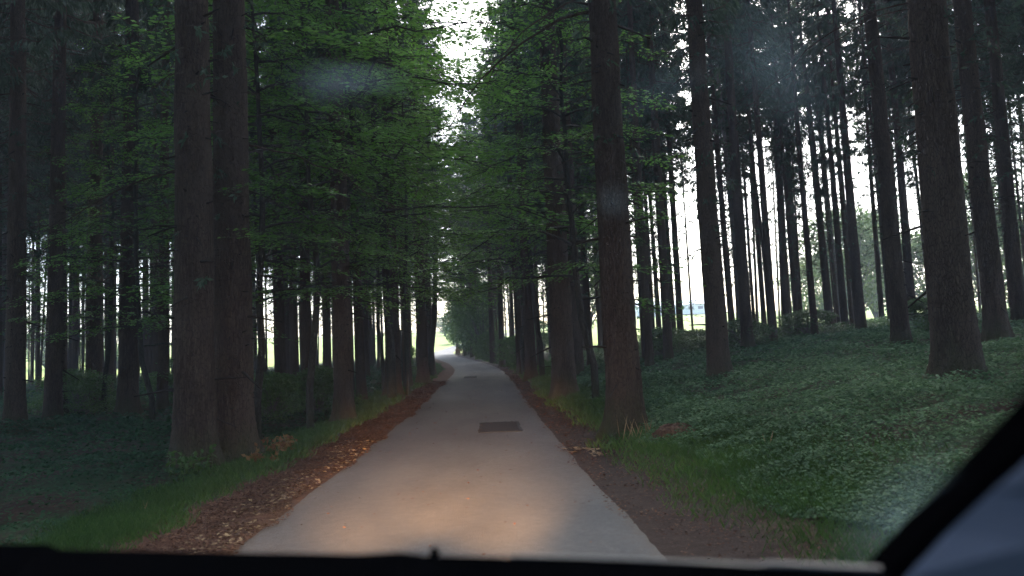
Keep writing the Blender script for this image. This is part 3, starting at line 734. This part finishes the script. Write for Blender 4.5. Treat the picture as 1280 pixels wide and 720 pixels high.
# ------------------------------------------------------------------ ground cover, grass, litter, stalks
def scatter(n, side, r_in, r_out, umin, umax, power=0.0):
    """points spread evenly as seen from the road: denser near, thinner far"""
    out = []
    tot = 0
    while tot < n:
        m_ = n * 2
        y = np.exp(rng.uniform(math.log(r_in), math.log(r_out), m_))
        u = umin + (umax - umin) * rng.uniform(0, 1, m_) ** 1.0
        lim = 3.0 + y * 0.95
        k = u < lim
        y = y[k]; u = u[k]; x = xc(y) + side * u
        out.append(np.stack([x, y], -1)); tot += len(x)
    return np.concatenate(out)[:n]
def polar(n, a0, a1, d0, d1):
    a = rng.uniform(a0, a1, n); d = np.exp(rng.uniform(math.log(d0), math.log(d1), n))
    return np.stack([0.28 + np.sin(a) * d, np.cos(a) * d], -1), d
def clear_trunks(x, y):
    k = np.ones(len(x), bool)
    for (a, b_, dm) in PLACED[:60]: k &= (x - a) ** 2 + (y - b_) ** 2 > (dm * 0.62) ** 2
    return k
def herb(name, n, a0, a1, d0, d1, side, umin, label, hscale=1.0, mat=None):
    P, d = polar(n, a0, a1, d0, d1); x, y = P[:, 0], P[:, 1]; u = (x - xc(y)) * side
    edge = umin + 0.35 * wav(x, y, 0.8, 3)
    k = (u > edge) & (np.hypot(x, y) < edge_dist(x, y) + 2) & clear_trunks(x, y)
    x, y, d, u = x[k], y[k], d[k], u[k]
    cl = 0.5 + 0.5 * np.clip(wav(x, y, 0.9, 5), -1, 1); patch_ = 0.5 + 0.5 * np.clip(wav(y, x, 0.25, 1.2), -1, 1)
    k = rng.uniform(0, 1, len(x)) < 0.12 + 0.9 * cl * (0.45 + 0.55 * patch_)
    x, y, d, u, cl, patch_ = x[k], y[k], d[k], u[k], cl[k], patch_[k]; n = len(x)
    hmax = (0.07 + 0.42 * cl * (0.3 + patch_)) * hscale * np.clip((u - umin) / 1.5 + 0.25, 0.2, 1)
    h = hmax * rng.uniform(0.25, 1, n) ** 0.6
    s = np.clip(d / 10, 0.75, 4) ** 0.85 * rng.uniform(0.6, 1.4, n)
    a = rng.uniform(0, 6.283, n)
    V, F = leaves(np.stack([x, y, ground(x, y) + h], -1), np.stack([np.cos(a), np.sin(a), rng.uniform(-0.6, 0.35, n)], -1),
                  np.stack([rng.normal(0, 0.35, n), rng.normal(0, 0.35, n), np.ones(n)], -1), 0.05 * s, 0.03 * s)
    o = link(name, npmesh(name, V, F), None, [mat or M_herb]); tag(o, label, 'undergrowth', kind='stuff')
herb('herb_layer', 600000, R(5), R(50), 4.0, 62, 1, 2.7, 'dense low green herbs covering the bank on the right of the road', 1.0, M_herb_lit)
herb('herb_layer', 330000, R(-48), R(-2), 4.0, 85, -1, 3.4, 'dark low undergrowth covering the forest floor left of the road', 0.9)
def grass(name, n, side, u0_, u1, y0, y1, hh, label, lean=0.5):
    y = np.exp(rng.uniform(math.log(y0), math.log(y1), n)); u = rng.triangular(u0_, (u0_ + u1) / 2, u1, n) + 0.22 * wav(y * side, y * 0 + side, 0.9, 4)
    x = xc(y) + side * u; k = (rng.uniform(0, 1, n) < 0.45 + 0.55 * np.clip(wav(x, y, 2, 7) + 0.5, 0, 1)) & clear_trunks(x, y)
    x, y = x[k], y[k]; n = len(x); s = np.clip(y / 9, 0.6, 6) ** 0.7
    a = rng.uniform(0, 6.283, n)
    V, F = leaves(np.stack([x, y, ground(x, y) - 0.01], -1), np.stack([np.cos(a) * lean, np.sin(a) * lean, rng.uniform(0.5, 1.1, n)], -1),
                  np.stack([np.cos(a + 1.3), np.sin(a + 1.3), np.zeros(n) + 0.1], -1), hh * rng.uniform(0.45, 1.2, n) * np.clip(s, 0.8, 1.4), 0.010 * s * 1.2)
    tag(link(name, npmesh(name, V, F), None, [M_grass]), label, 'grass', kind='stuff')
grass('grass_verge', 75000, -1, 2.3, 3.9, 4, 80, 0.12, 'bright green grass strip along the left road shoulder')
grass('grass_verge', 110000, 1, 1.95, 4.6, 4, 80, 0.13, 'green grass along the right shoulder below the herb bank')
def litter(name, n, side, u0_, u1, y0, y1, mat, label, size=0.05, cat='leaf litter', ds=1.0):
    y = np.exp(rng.uniform(math.log(y0), math.log(y1), n)); u = rng.uniform(u0_, u1, n) + 0.15 * wav(y * side, y * 0 + side, 0.9, 4); x = xc(y) + side * u
    k = rng.uniform(0, 1, n) < 0.25 + np.clip(wav(x, y, 1.5, 6) + 0.45, 0, 0.75)
    x, y = x[k], y[k]; n = len(x); a = rng.uniform(0, 6.283, n); s = np.clip(y / 7, 0.8, 5) ** 0.7
    zz = np.maximum(ground(x, y), np.where(np.abs(x - xc(y)) < 1.52, zr(y) + 0.014, -9)) + 0.008 + rng.uniform(0, 0.012, n)
    V, F = leaves(np.stack([x, y, zz], -1), np.stack([np.cos(a), np.sin(a), rng.uniform(-0.1, 0.3, n)], -1),
                  np.stack([rng.normal(0, 0.3, n), rng.normal(0, 0.3, n), np.ones(n)], -1), size * s * rng.uniform(0.5, 1.3, n), size * 0.5 * s)
    tag(link(name, npmesh(name, V, F), None, [mat]), label, cat, kind='stuff')
litter('leaf_litter', 48000, -1, 1.47, 2.35, 4, 38, M_litter, 'red-brown fallen leaves on the left road shoulder', 0.033)
litter('leaf_litter', 9000, 1, 1.48, 2.4, 4, 60, M_litter, 'sparse brown fallen leaves and needles on the dark right shoulder', 0.035)
litter('straw_litter', 500, -1, 1.5, 2.0, 6, 14, M_straw, 'straw-coloured bits gathered at the left asphalt edge', 0.06, 'straw')
litter('leaf_litter', 260, -1, -1.5, 1.4, 4.5, 30, M_litter, 'scattered dead leaves lying on the asphalt', 0.035)
litter('straw_litter', 60, 1, 1.6, 2.0, 10.5, 11.6, M_straw, 'a few pale bark chips on the right shoulder before the verge trunk', 0.09, 'bark chips')
def stalks(px, d, n, spread, h, label, mat, w_=0.012, sp_leaf=False):
    x, y, z = spot(px, d); X = x + rng.normal(0, spread, n); Y = y + rng.normal(0, spread, n); a = rng.uniform(0, 6.283, n)
    V, F = leaves(np.stack([X, Y, ground(X, Y)], -1), np.stack([np.cos(a) * 0.35, np.sin(a) * 0.35, np.ones(n)], -1), np.stack([np.cos(a + 1), np.sin(a + 1), a * 0], -1), h * rng.uniform(0.5, 1.1, n), w_)
    if sp_leaf:
        m_ = n * 5; k = rng.integers(0, n, m_); tt = rng.uniform(0.3, 1, m_)
        B = V.reshape(-1, 4, 3)[k]; P = B[:, 0] + (B[:, 2] - B[:, 0]) * tt[:, None]
        V2, F2 = leaves(P, rng.normal(0, 1, (m_, 3)), rng.normal(0, 1, (m_, 3)) + [0, 0, 1], 0.09, 0.05); F = np.concatenate([F, F2 + len(V)]); V = np.concatenate([V, V2])
    V -= [x, y, z]
    o = link('dry_stalks', npmesh('dry_stalks', V, F), None, [mat], (x, y, z)); tag(o, label, 'plant', 'dry plants on the verges')
stalks(797, 11.6, 16, 0.14, 0.42, 'pale dry grass stalks at the foot of the reddish-brown verge trunk', M_straw, 0.014)
stalks(957, 8.8, 2, 0.02, 0.2, 'single pale stalk in the grass right of the brown mound', M_straw, 0.03)
stalks(180, 8.4, 2, 0.02, 0.22, 'two pale stalks in the dark undergrowth at the lower left', M_straw, 0.016)
stalks(350, 13.2, 34, 0.14, 0.3, 'rust-coloured dry plant on the left verge right of the close pair', M_rust, 0.008, True)
stalks(322, 11.8, 14, 0.12, 0.25, 'yellow-leaved small plant on the left verge below the close pair', M_rust, 0.008, True)
stalks(235, 11.2, 26, 0.13, 0.45, 'yellowish weeds at the foot of the left thick trunk', M_grass, 0.01, True)

# brown mound (old stump covered with needles) beside the verge trunk
x, y, z = spot(846, 10.9)
n1_, n2_ = 28, 14; th = np.linspace(0, 2 * math.pi, n1_, endpoint=False); ph_ = np.linspace(0.02, 1, n2_) * math.pi / 2
TH, PH = np.meshgrid(th, ph_); rr = 1 + 0.10 * np.sin(3 * TH + 1) + 0.06 * np.sin(7 * TH + PH * 5) + rng.normal(0, 0.03, TH.shape)
V = np.stack([0.33 * rr * np.sin(PH) * np.cos(TH), 0.24 * rr * np.sin(PH) * np.sin(TH), 0.21 * rr * np.cos(PH) ** 0.7 - 0.02], -1).reshape(-1, 3)
k = np.arange(n1_ * n2_).reshape(n2_, n1_); k2 = np.roll(k, -1, 1)
F = np.stack([k[:-1], k[1:], k2[1:], k2[:-1]], -1).reshape(-1, 4)
M_mound = bark_mat('rotten_wood', (0.05, 0.03, 0.02), (0.11, 0.055, 0.035), (0.16, 0.09, 0.055))
o = link('tree_stump', npmesh('tree_stump', np.concatenate([V, [[0, 0, 0.2]]]), [F, np.stack([k[0], k2[0], np.full(n1_, n1_ * n2_)], -1)], True), None, [M_mound], (x, y, z))
tag(o, 'low rounded brown rotten stump in the grass right of the verge trunk', 'stump')

# ------------------------------------------------------------------ the wood goes on unseen round the car, added to block sky light
allV, allF, allM = [], [], []; off = 0
spots_ = []
for i in range(1500):
    x = rnd.uniform(-38, 38); y = rnd.uniform(-45, 26)
    if abs(x) < 5: continue
    p = pix((x, y, 1.0))
    if y > 1 and -140 < p[0] < 1420: continue
    if y > 1 and abs(x) < 3.8: continue
    if any((a - x) ** 2 + (b_ - y) ** 2 < 10.5 for a, b_ in spots_): continue
    spots_.append((x, y))
    if len(spots_) > 100: break
stv, stf = trunk_arrays(26, 0.2, 8, 12, 9)
crs = []
for k in range(2):
    v_, f_, m_ = spruce_crown(700 + k, 27, 10, 3.2, 26, 6, 12, 3.2); f_ = f_[m_ == 0]; crs.append((v_[:f_.max() + 1], f_, m_[m_ == 0]))
for i, (x, y) in enumerate(spots_):
    cv, cf, cm = crs[i % 2]; z = float(ground(x, y)); a = rnd.uniform(0, 6.28); ca, sa = math.cos(a), math.sin(a)
    rot = np.array([[ca, sa, 0], [-sa, ca, 0], [0, 0, 1]])
    allV.append(cv @ rot + [x, y, z]); allF.append(cf + off); allM.append(cm); off += len(cv)
    allV.append(stv + [x, y, z]); allF.append(stf + off); allM.append(np.ones(len(stf))); off += len(stv)
me = npmesh('unseen_spruce_wood', np.concatenate(allV), np.concatenate(allF), False, None, np.concatenate(allM))
me.materials.append(M_needle); me.materials.append(M_spruce)
tag(link('unseen_spruce_wood', me), 'unseen spruce wood beside and behind the car, added to block sky light', 'woodland', kind='stuff')

# ------------------------------------------------------------------ thin haze volume, added to imitate glare and lift the darks
hz = NT('glare_haze'); pv = hz.n('ShaderNodeVolumePrincipled'); pv.inputs['Color'].default_value = (0.80, 0.86, 1.0, 1); pv.inputs['Density'].default_value = 0.0013
hz.l(pv.outputs[0], hz.out.inputs['Volume'])
hb_ = box_mesh('added_haze', 700, 560, 62); o = link('added_haze', hb_, None, [hz.m], (0, 150, 18)); tag(o, 'thin blue haze between the trees, added to imitate glare', 'added_haze', kind='stuff')

# the thinnest trunks at the back of the wood, beyond the ones built one by one
allV, allF, allM = [], [], []; off = 0; cnt = 0; far_pts = []
thinc = [spruce_crown(800 + k, 22, 12.5, 1.3, 14, 3, 12, 1.6) for k in range(2)]
thind = [dead_branches(820 + k, 3, 13, 14, 1.0, 0.5) for k in range(2)]
for i in range(9000):
    if cnt >= 160: break
    left = rnd.random() < 0.4; y = rnd.uniform(34, 90); u = rnd.uniform(4, 50); x = float(xc(y)) + (-u if left else u); p = pix((x, y, float(ground(x, y))))
    if not -40 < p[0] < 1320 or 538 < p[0] < 572 or 857 < p[0] < 892: continue
    d = math.hypot(x, y); e_ = float(edge_dist(np.array(x), np.array(y)))
    if not e_ - 18 < d < e_ - 1: continue
    if any((a - x) ** 2 + (b_ - y) ** 2 < 1.4 for a, b_, _ in PLACED) or any((a - x) ** 2 + (b_ - y) ** 2 < 1.0 for a, b_ in far_pts): continue
    far_pts.append((x, y)); cnt += 1; z = float(ground(x, y)); a = rnd.uniform(0, 6.28); ca, sa = math.cos(a), math.sin(a); dm = rnd.uniform(0.1, 0.2)
    rot = np.array([[ca, sa, 0], [-sa, ca, 0], [0, 0, 1]]); ln = np.array([rnd.gauss(0, 0.015), rnd.gauss(0, 0.015)])
    for (v_, f_, m_), sc_ in ((thinc[i % 2], 1), (thind[i % 2], 1), ((stv, stf, np.ones(len(stf))), dm / 0.4)):
        mm = np.ones(len(f_)) if sc_ != 1 else (m_ if v_ is thinc[i % 2][0] else 1 - m_)
        w_ = (v_ * [sc_, sc_, 0.94]) @ rot; w_[:, :2] += w_[:, 2:3] * ln; allV.append(w_ + [x, y, z]); allF.append(f_ + off); allM.append(mm); off += len(v_)
me = npmesh('thin_spruce_stand', np.concatenate(allV), np.concatenate(allF), False, None, np.concatenate(allM))
me.materials.append(M_needle); me.materials.append(M_spruce)
tag(link('thin_spruce_stand', me), 'screen of the thinnest spruces at the far edges of the wood', 'woodland', kind='stuff'); print('thin stand faces', len(me.polygons))

# ------------------------------------------------------------------ the car we look out of
M_dash = plain('dash_plastic', (0.0015, 0.0016, 0.002), 0.95, 0.0, 80); M_seal = plain('black_rubber', (0.0015, 0.0015, 0.002), 0.95, 0.0)
M_trim = plain('grey_trim_fabric', (0.075, 0.095, 0.14), 0.85, 0.2, 200); M_paint = plain('car_paint', (0.05, 0.06, 0.08), 0.3, 0.5, 5, 0.02, 0.0, 0.6)
M_lens = plain('headlight_lens', (0.7, 0.7, 0.68), 0.15, 0.5); M_edge = plain('glass_edge', (0.05, 0.06, 0.075), 0.35, 0.5)
car = empty('car', (-0.12, -0.2, 0.03)); tag(car, 'dark car interior edge seen from inside: dashboard strip, windscreen pillar and glass', 'car')
def cp(p): return (p[0] + 0.12, p[1] + 0.2, p[2] - 0.03)
def at_px(px, py, depth):
    """point on the sight line of (px,py), `depth` metres along the road axis from the eye"""
    d = fw * FPX + cr * (px + (9 if px > 1060 and py < 800 and depth < 0.9 else 0) - 640) - cu * (py - 360); d = d / d.y
    return CAM + d * depth
def ribbon(name, top, back, mat, parent=car, thick=None):
    """closed loft between polylines"""
    n = len(top); rows_ = [top] + back; V = [cp(p) for r_ in rows_ for p in r_]; F = []
    m_ = len(rows_)
    for a in range(m_):
        b_ = (a + 1) % m_
        for i in range(n - 1): F.append((a * n + i, a * n + i + 1, b_ * n + i + 1, b_ * n + i))
    F.append(tuple(a * n for a in range(m_))); F.append(tuple(a * n + n - 1 for a in reversed(range(m_))))
    me_ = bpy.data.meshes.new(name); me_.from_pydata(V, [], F); me_.update()
    for p in me_.polygons: p.use_smooth = False
    return link(name, me_, parent, [mat])
# top line of the dashboard, surveyed along its curve
line = [(-330, 684, 1.24), (-150, 684, 1.23), (-60, 682, 1.22), (0, 680, 1.21), (60, 680, 1.20), (74, 687, 1.19), (200, 689, 1.17), (330, 691, 1.14), (450, 693, 1.11), (500, 690, 1.09), (530, 694, 1.08), (640, 697, 1.04),
        (760, 700, 1.00), (880, 705, 0.95), (960, 709, 0.92), (1040, 713, 0.88), (1110, 716, 0.85), (1200, 722, 0.8), (1400, 735, 0.72)]
top = [at_px(*q) for q in line]
ribbon('dashboard', [tuple(p) for p in top], [[(p.x, p.y + 0.04, p.z - 0.03) for p in top], [(p.x, p.y + 0.04, p.z - 0.4) for p in top],
       [(p.x, min(0.5, p.y - 0.3), p.z - 0.45) for p in top], [(p.x, min(0.55, p.y - 0.25), p.z - 0.16) for p in top], [(p.x, p.y - 0.18, p.z - 0.055) for p in top]], M_dash)
# pale lower glass edge on the right
seg = [at_px(q[0], q[1] + 0.0, q[2] + 0.012) for q in line if q[0] >= 640 and q[0] < 1110] + [at_px(1100, 714, 0.86)]
seg = [at_px(x_, np.interp(x_, [q[0] for q in line], [q[1] for q in line]) - (1.5 if x_ < 955 else 5), np.interp(x_, [q[0] for q in line], [q[2] for q in line]) + 0.015) for x_ in (640, 720, 800, 880, 950, 965, 1030, 1095)]
ribbon('glass_seam', [tuple(p) for p in seg], [[(p.x, p.y + 0.01, p.z) for p in seg], [(p.x, p.y + 0.01, p.z - 0.03) for p in seg], [(p.x, p.y, p.z - 0.03) for p in seg]], M_edge)
# washer nozzle on the bonnet's rear edge
p = at_px(543, 690, 1.16); st = Sticks()
V_ = box_mesh('washer_nozzle', 0.014, 0.02, 0.016, 0.004); link('washer_nozzle', V_, car, [M_dash], cp((p.x, p.y, p.z - 0.002)))
# pillar: rubber seal then fabric trim, leaning back towards the roof
pl = [(1060, 765, 0.90), (1095, 724, 0.86), (1150, 668, 0.80), (1210, 610, 0.73), (1290, 530, 0.64), (1420, 400, 0.52), (1700, 120, 0.36)]
pr = [(1090, 765, 0.87), (1126, 724, 0.83), (1182, 664, 0.77), (1232, 617, 0.71), (1306, 552, 0.63), (1440, 428, 0.50), (1715, 158, 0.34)]
A = [at_px(*q) for q in pl]; B = [at_px(*q) for q in pr]
ribbon('pillar_seal', [tuple(p) for p in A], [[tuple(p) for p in B], [(p.x + 0.02, p.y + 0.05, p.z) for p in B], [(p.x + 0.01, p.y + 0.06, p.z) for p in A]], M_seal)
pt = [(1340, 765, 0.60), (1370, 724, 0.58), (1400, 668, 0.56), (1430, 618, 0.53), (1480, 550, 0.48), (1560, 430, 0.42), (1780, 200, 0.3)]
B2 = [at_px(*q) for q in [(1084, 765, 0.868), (1120, 724, 0.828), (1176, 664, 0.768), (1227, 617, 0.708), (1301, 552, 0.628), (1435, 428, 0.498), (1710, 158, 0.338)]]
Mi = [at_px(*q) for q in [(1240, 790, 0.70), (1262, 745, 0.68), (1290, 680, 0.64), (1340, 625, 0.6), (1400, 555, 0.54), (1500, 430, 0.45), (1745, 180, 0.315)]]
Cc = [at_px(*q) for q in pt]
ribbon('pillar_trim', [tuple(p) for p in B2], [[tuple(p) for p in Mi], [tuple(p) for p in Cc], [(p.x + 0.05, p.y + 0.03, p.z) for p in Cc], [(p.x + 0.05, p.y + 0.03, p.z) for p in B2]], M_trim)
# added unseen roof, bonnet, wings, headlights
def slab(name, pts, t_, mat):
    n = len(pts); V = [cp(p) for p in pts] + [cp((p[0], p[1], p[2] - t_)) for p in pts]
    me_ = bpy.data.meshes.new(name); me_.from_pydata(V, [], [tuple(range(n)), tuple(range(2 * n - 1, n - 1, -1))] + [(i, i + n, (i + 1) % n + n, (i + 1) % n) for i in range(n)])
    return link(name, me_, car, [mat])
slab('roof', [(-0.75, 0.22, 1.56), (0.52, 0.22, 1.56), (0.54, -1.4, 1.6), (-0.78, -1.4, 1.6)], 0.05, M_paint)  # unseen car roof, added to keep sky light off the dashboard
slab('bonnet', [(-0.85, 1.34, 0.90), (0.61, 1.34, 0.90), (0.58, 2.0, 0.80), (0.45, 2.25, 0.66), (-0.69, 2.25, 0.66), (-0.82, 2.0, 0.80)], 0.04, M_paint)
slab('front_bumper', [(-0.86, 2.12, 0.52), (0.62, 2.12, 0.52), (0.56, 2.3, 0.52), (0.4, 2.38, 0.52), (-0.64, 2.38, 0.52), (-0.8, 2.3, 0.52)], 0.3, M_paint)
slab('door_panel', [(0.66, -1.2, 0.98), (0.70, -1.2, 0.98), (0.72, 0.72, 0.98), (0.68, 0.72, 0.98)], 0.7, M_paint)
slab('door_panel', [(-0.96, -1.2, 0.98), (-0.92, -1.2, 0.98), (-0.94, 0.9, 0.98), (-0.98, 0.9, 0.98)], 0.7, M_paint)
slab('floor_pan', [(-0.92, -1.3, 0.3), (0.66, -1.3, 0.3), (0.66, 2.1, 0.3), (-0.92, 2.1, 0.3)], 0.1, M_dash)
for sx in (-0.66, 0.42):
    lens = box_mesh('headlight', 0.26, 0.06, 0.13, 0.02); link('headlight', lens, car, [M_lens], cp((sx, 2.33, 0.6)))
    hl = bpy.data.lights.new('headlight_beam', 'SPOT'); hl.energy = 120; hl.color = (1.0, 0.66, 0.42); hl.spot_size = R(58); hl.spot_blend = 1.0; hl.shadow_soft_size = 0.05
    ho = bpy.data.objects.new('headlight_beam', hl); C.objects.link(ho); ho.parent = car; ho.location = cp((sx, 2.40, 0.62))
    ho.rotation_euler = Vector((-0.004, -1, 0.045)).to_track_quat('Z', 'Y').to_euler()
    hl = bpy.data.lights.new('headlight_core', 'SPOT'); hl.energy = 3300; hl.color = (1.0, 0.46, 0.16); hl.spot_size = R(13.5); hl.spot_blend = 1.0; hl.shadow_soft_size = 0.05
    ho = bpy.data.objects.new('headlight_core', hl); C.objects.link(ho); ho.parent = car; ho.location = cp((sx, 2.40, 0.60))
    ho.rotation_euler = Vector(((sx + 0.15) / 20.0, -1, 0.075)).to_track_quat('Z', 'Y').to_euler(); ho.scale = (1.9, 1, 1)
# windscreen: a raked clear pane with reflections and glare painted on as patches
t = NT('clear_glass'); tb = t.n('ShaderNodeBsdfTransparent'); tb.inputs[0].default_value = (0.97, 0.985, 0.98, 1); t.l(tb.outputs[0], t.out.inputs[0]); M_glass = t.m
wy0, wz0, wy1, wz1 = 1.30, 0.96, 0.26, 1.52
slab('windscreen', [(-0.92, wy0, wz0), (0.68, wy0 - 0.3, wz0 + 0.1), (0.6, wy1, wz1), (-0.8, wy1, wz1)], 0.005, M_glass)

t = NT('windscreen_glare')  # bluish veil that paints reflections and glare onto the pane
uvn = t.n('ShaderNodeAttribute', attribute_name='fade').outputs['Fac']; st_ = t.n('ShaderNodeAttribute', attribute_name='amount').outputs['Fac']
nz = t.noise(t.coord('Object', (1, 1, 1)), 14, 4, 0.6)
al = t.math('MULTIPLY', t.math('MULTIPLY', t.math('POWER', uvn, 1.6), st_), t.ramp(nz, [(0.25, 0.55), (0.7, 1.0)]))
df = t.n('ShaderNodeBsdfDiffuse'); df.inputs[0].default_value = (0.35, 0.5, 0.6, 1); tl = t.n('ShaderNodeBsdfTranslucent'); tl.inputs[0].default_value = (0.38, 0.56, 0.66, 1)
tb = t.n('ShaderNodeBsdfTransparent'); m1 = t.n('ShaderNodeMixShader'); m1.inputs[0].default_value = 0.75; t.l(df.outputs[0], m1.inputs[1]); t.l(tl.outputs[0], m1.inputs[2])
m2 = t.n('ShaderNodeMixShader'); t.l(al, m2.inputs[0]); t.l(tb.outputs[0], m2.inputs[1]); t.l(m1.outputs[0], m2.inputs[2]); t.l(m2.outputs[0], t.out.inputs[0]); M_glare = t.m
pa, pb, pc = Vector((-0.92, wy0, wz0)), Vector((0.68, wy0 - 0.3, wz0 + 0.1)), Vector((-0.1, wy1, wz1)); pn = (pb - pa).cross(pc - pa).normalized()
ws = [o for o in bpy.data.objects if o.name == 'windscreen'][0]
def glare_patch(px, py, rx, ry, ang, amt):
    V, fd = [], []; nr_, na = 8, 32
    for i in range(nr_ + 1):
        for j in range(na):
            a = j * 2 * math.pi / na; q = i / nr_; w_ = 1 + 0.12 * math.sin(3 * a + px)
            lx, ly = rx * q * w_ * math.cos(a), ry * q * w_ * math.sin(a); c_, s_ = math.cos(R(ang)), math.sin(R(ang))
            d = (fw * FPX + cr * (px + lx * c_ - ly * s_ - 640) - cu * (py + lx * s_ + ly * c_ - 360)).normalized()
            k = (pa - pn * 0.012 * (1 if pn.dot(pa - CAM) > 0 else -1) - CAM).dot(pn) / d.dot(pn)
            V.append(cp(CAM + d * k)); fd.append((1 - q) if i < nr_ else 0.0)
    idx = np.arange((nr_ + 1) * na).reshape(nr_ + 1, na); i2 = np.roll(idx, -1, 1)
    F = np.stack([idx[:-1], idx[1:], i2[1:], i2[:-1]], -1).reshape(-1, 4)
    link('painted_glare', npmesh('painted_glare', np.array([tuple(v) for v in V]), F, True, {'fade': fd, 'amount': [amt] * len(fd)}), ws, [M_glare])
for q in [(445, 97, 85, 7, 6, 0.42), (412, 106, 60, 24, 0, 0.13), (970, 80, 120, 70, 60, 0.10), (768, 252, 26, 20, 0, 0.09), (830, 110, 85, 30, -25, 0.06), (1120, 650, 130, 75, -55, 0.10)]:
    glare_patch(*q)
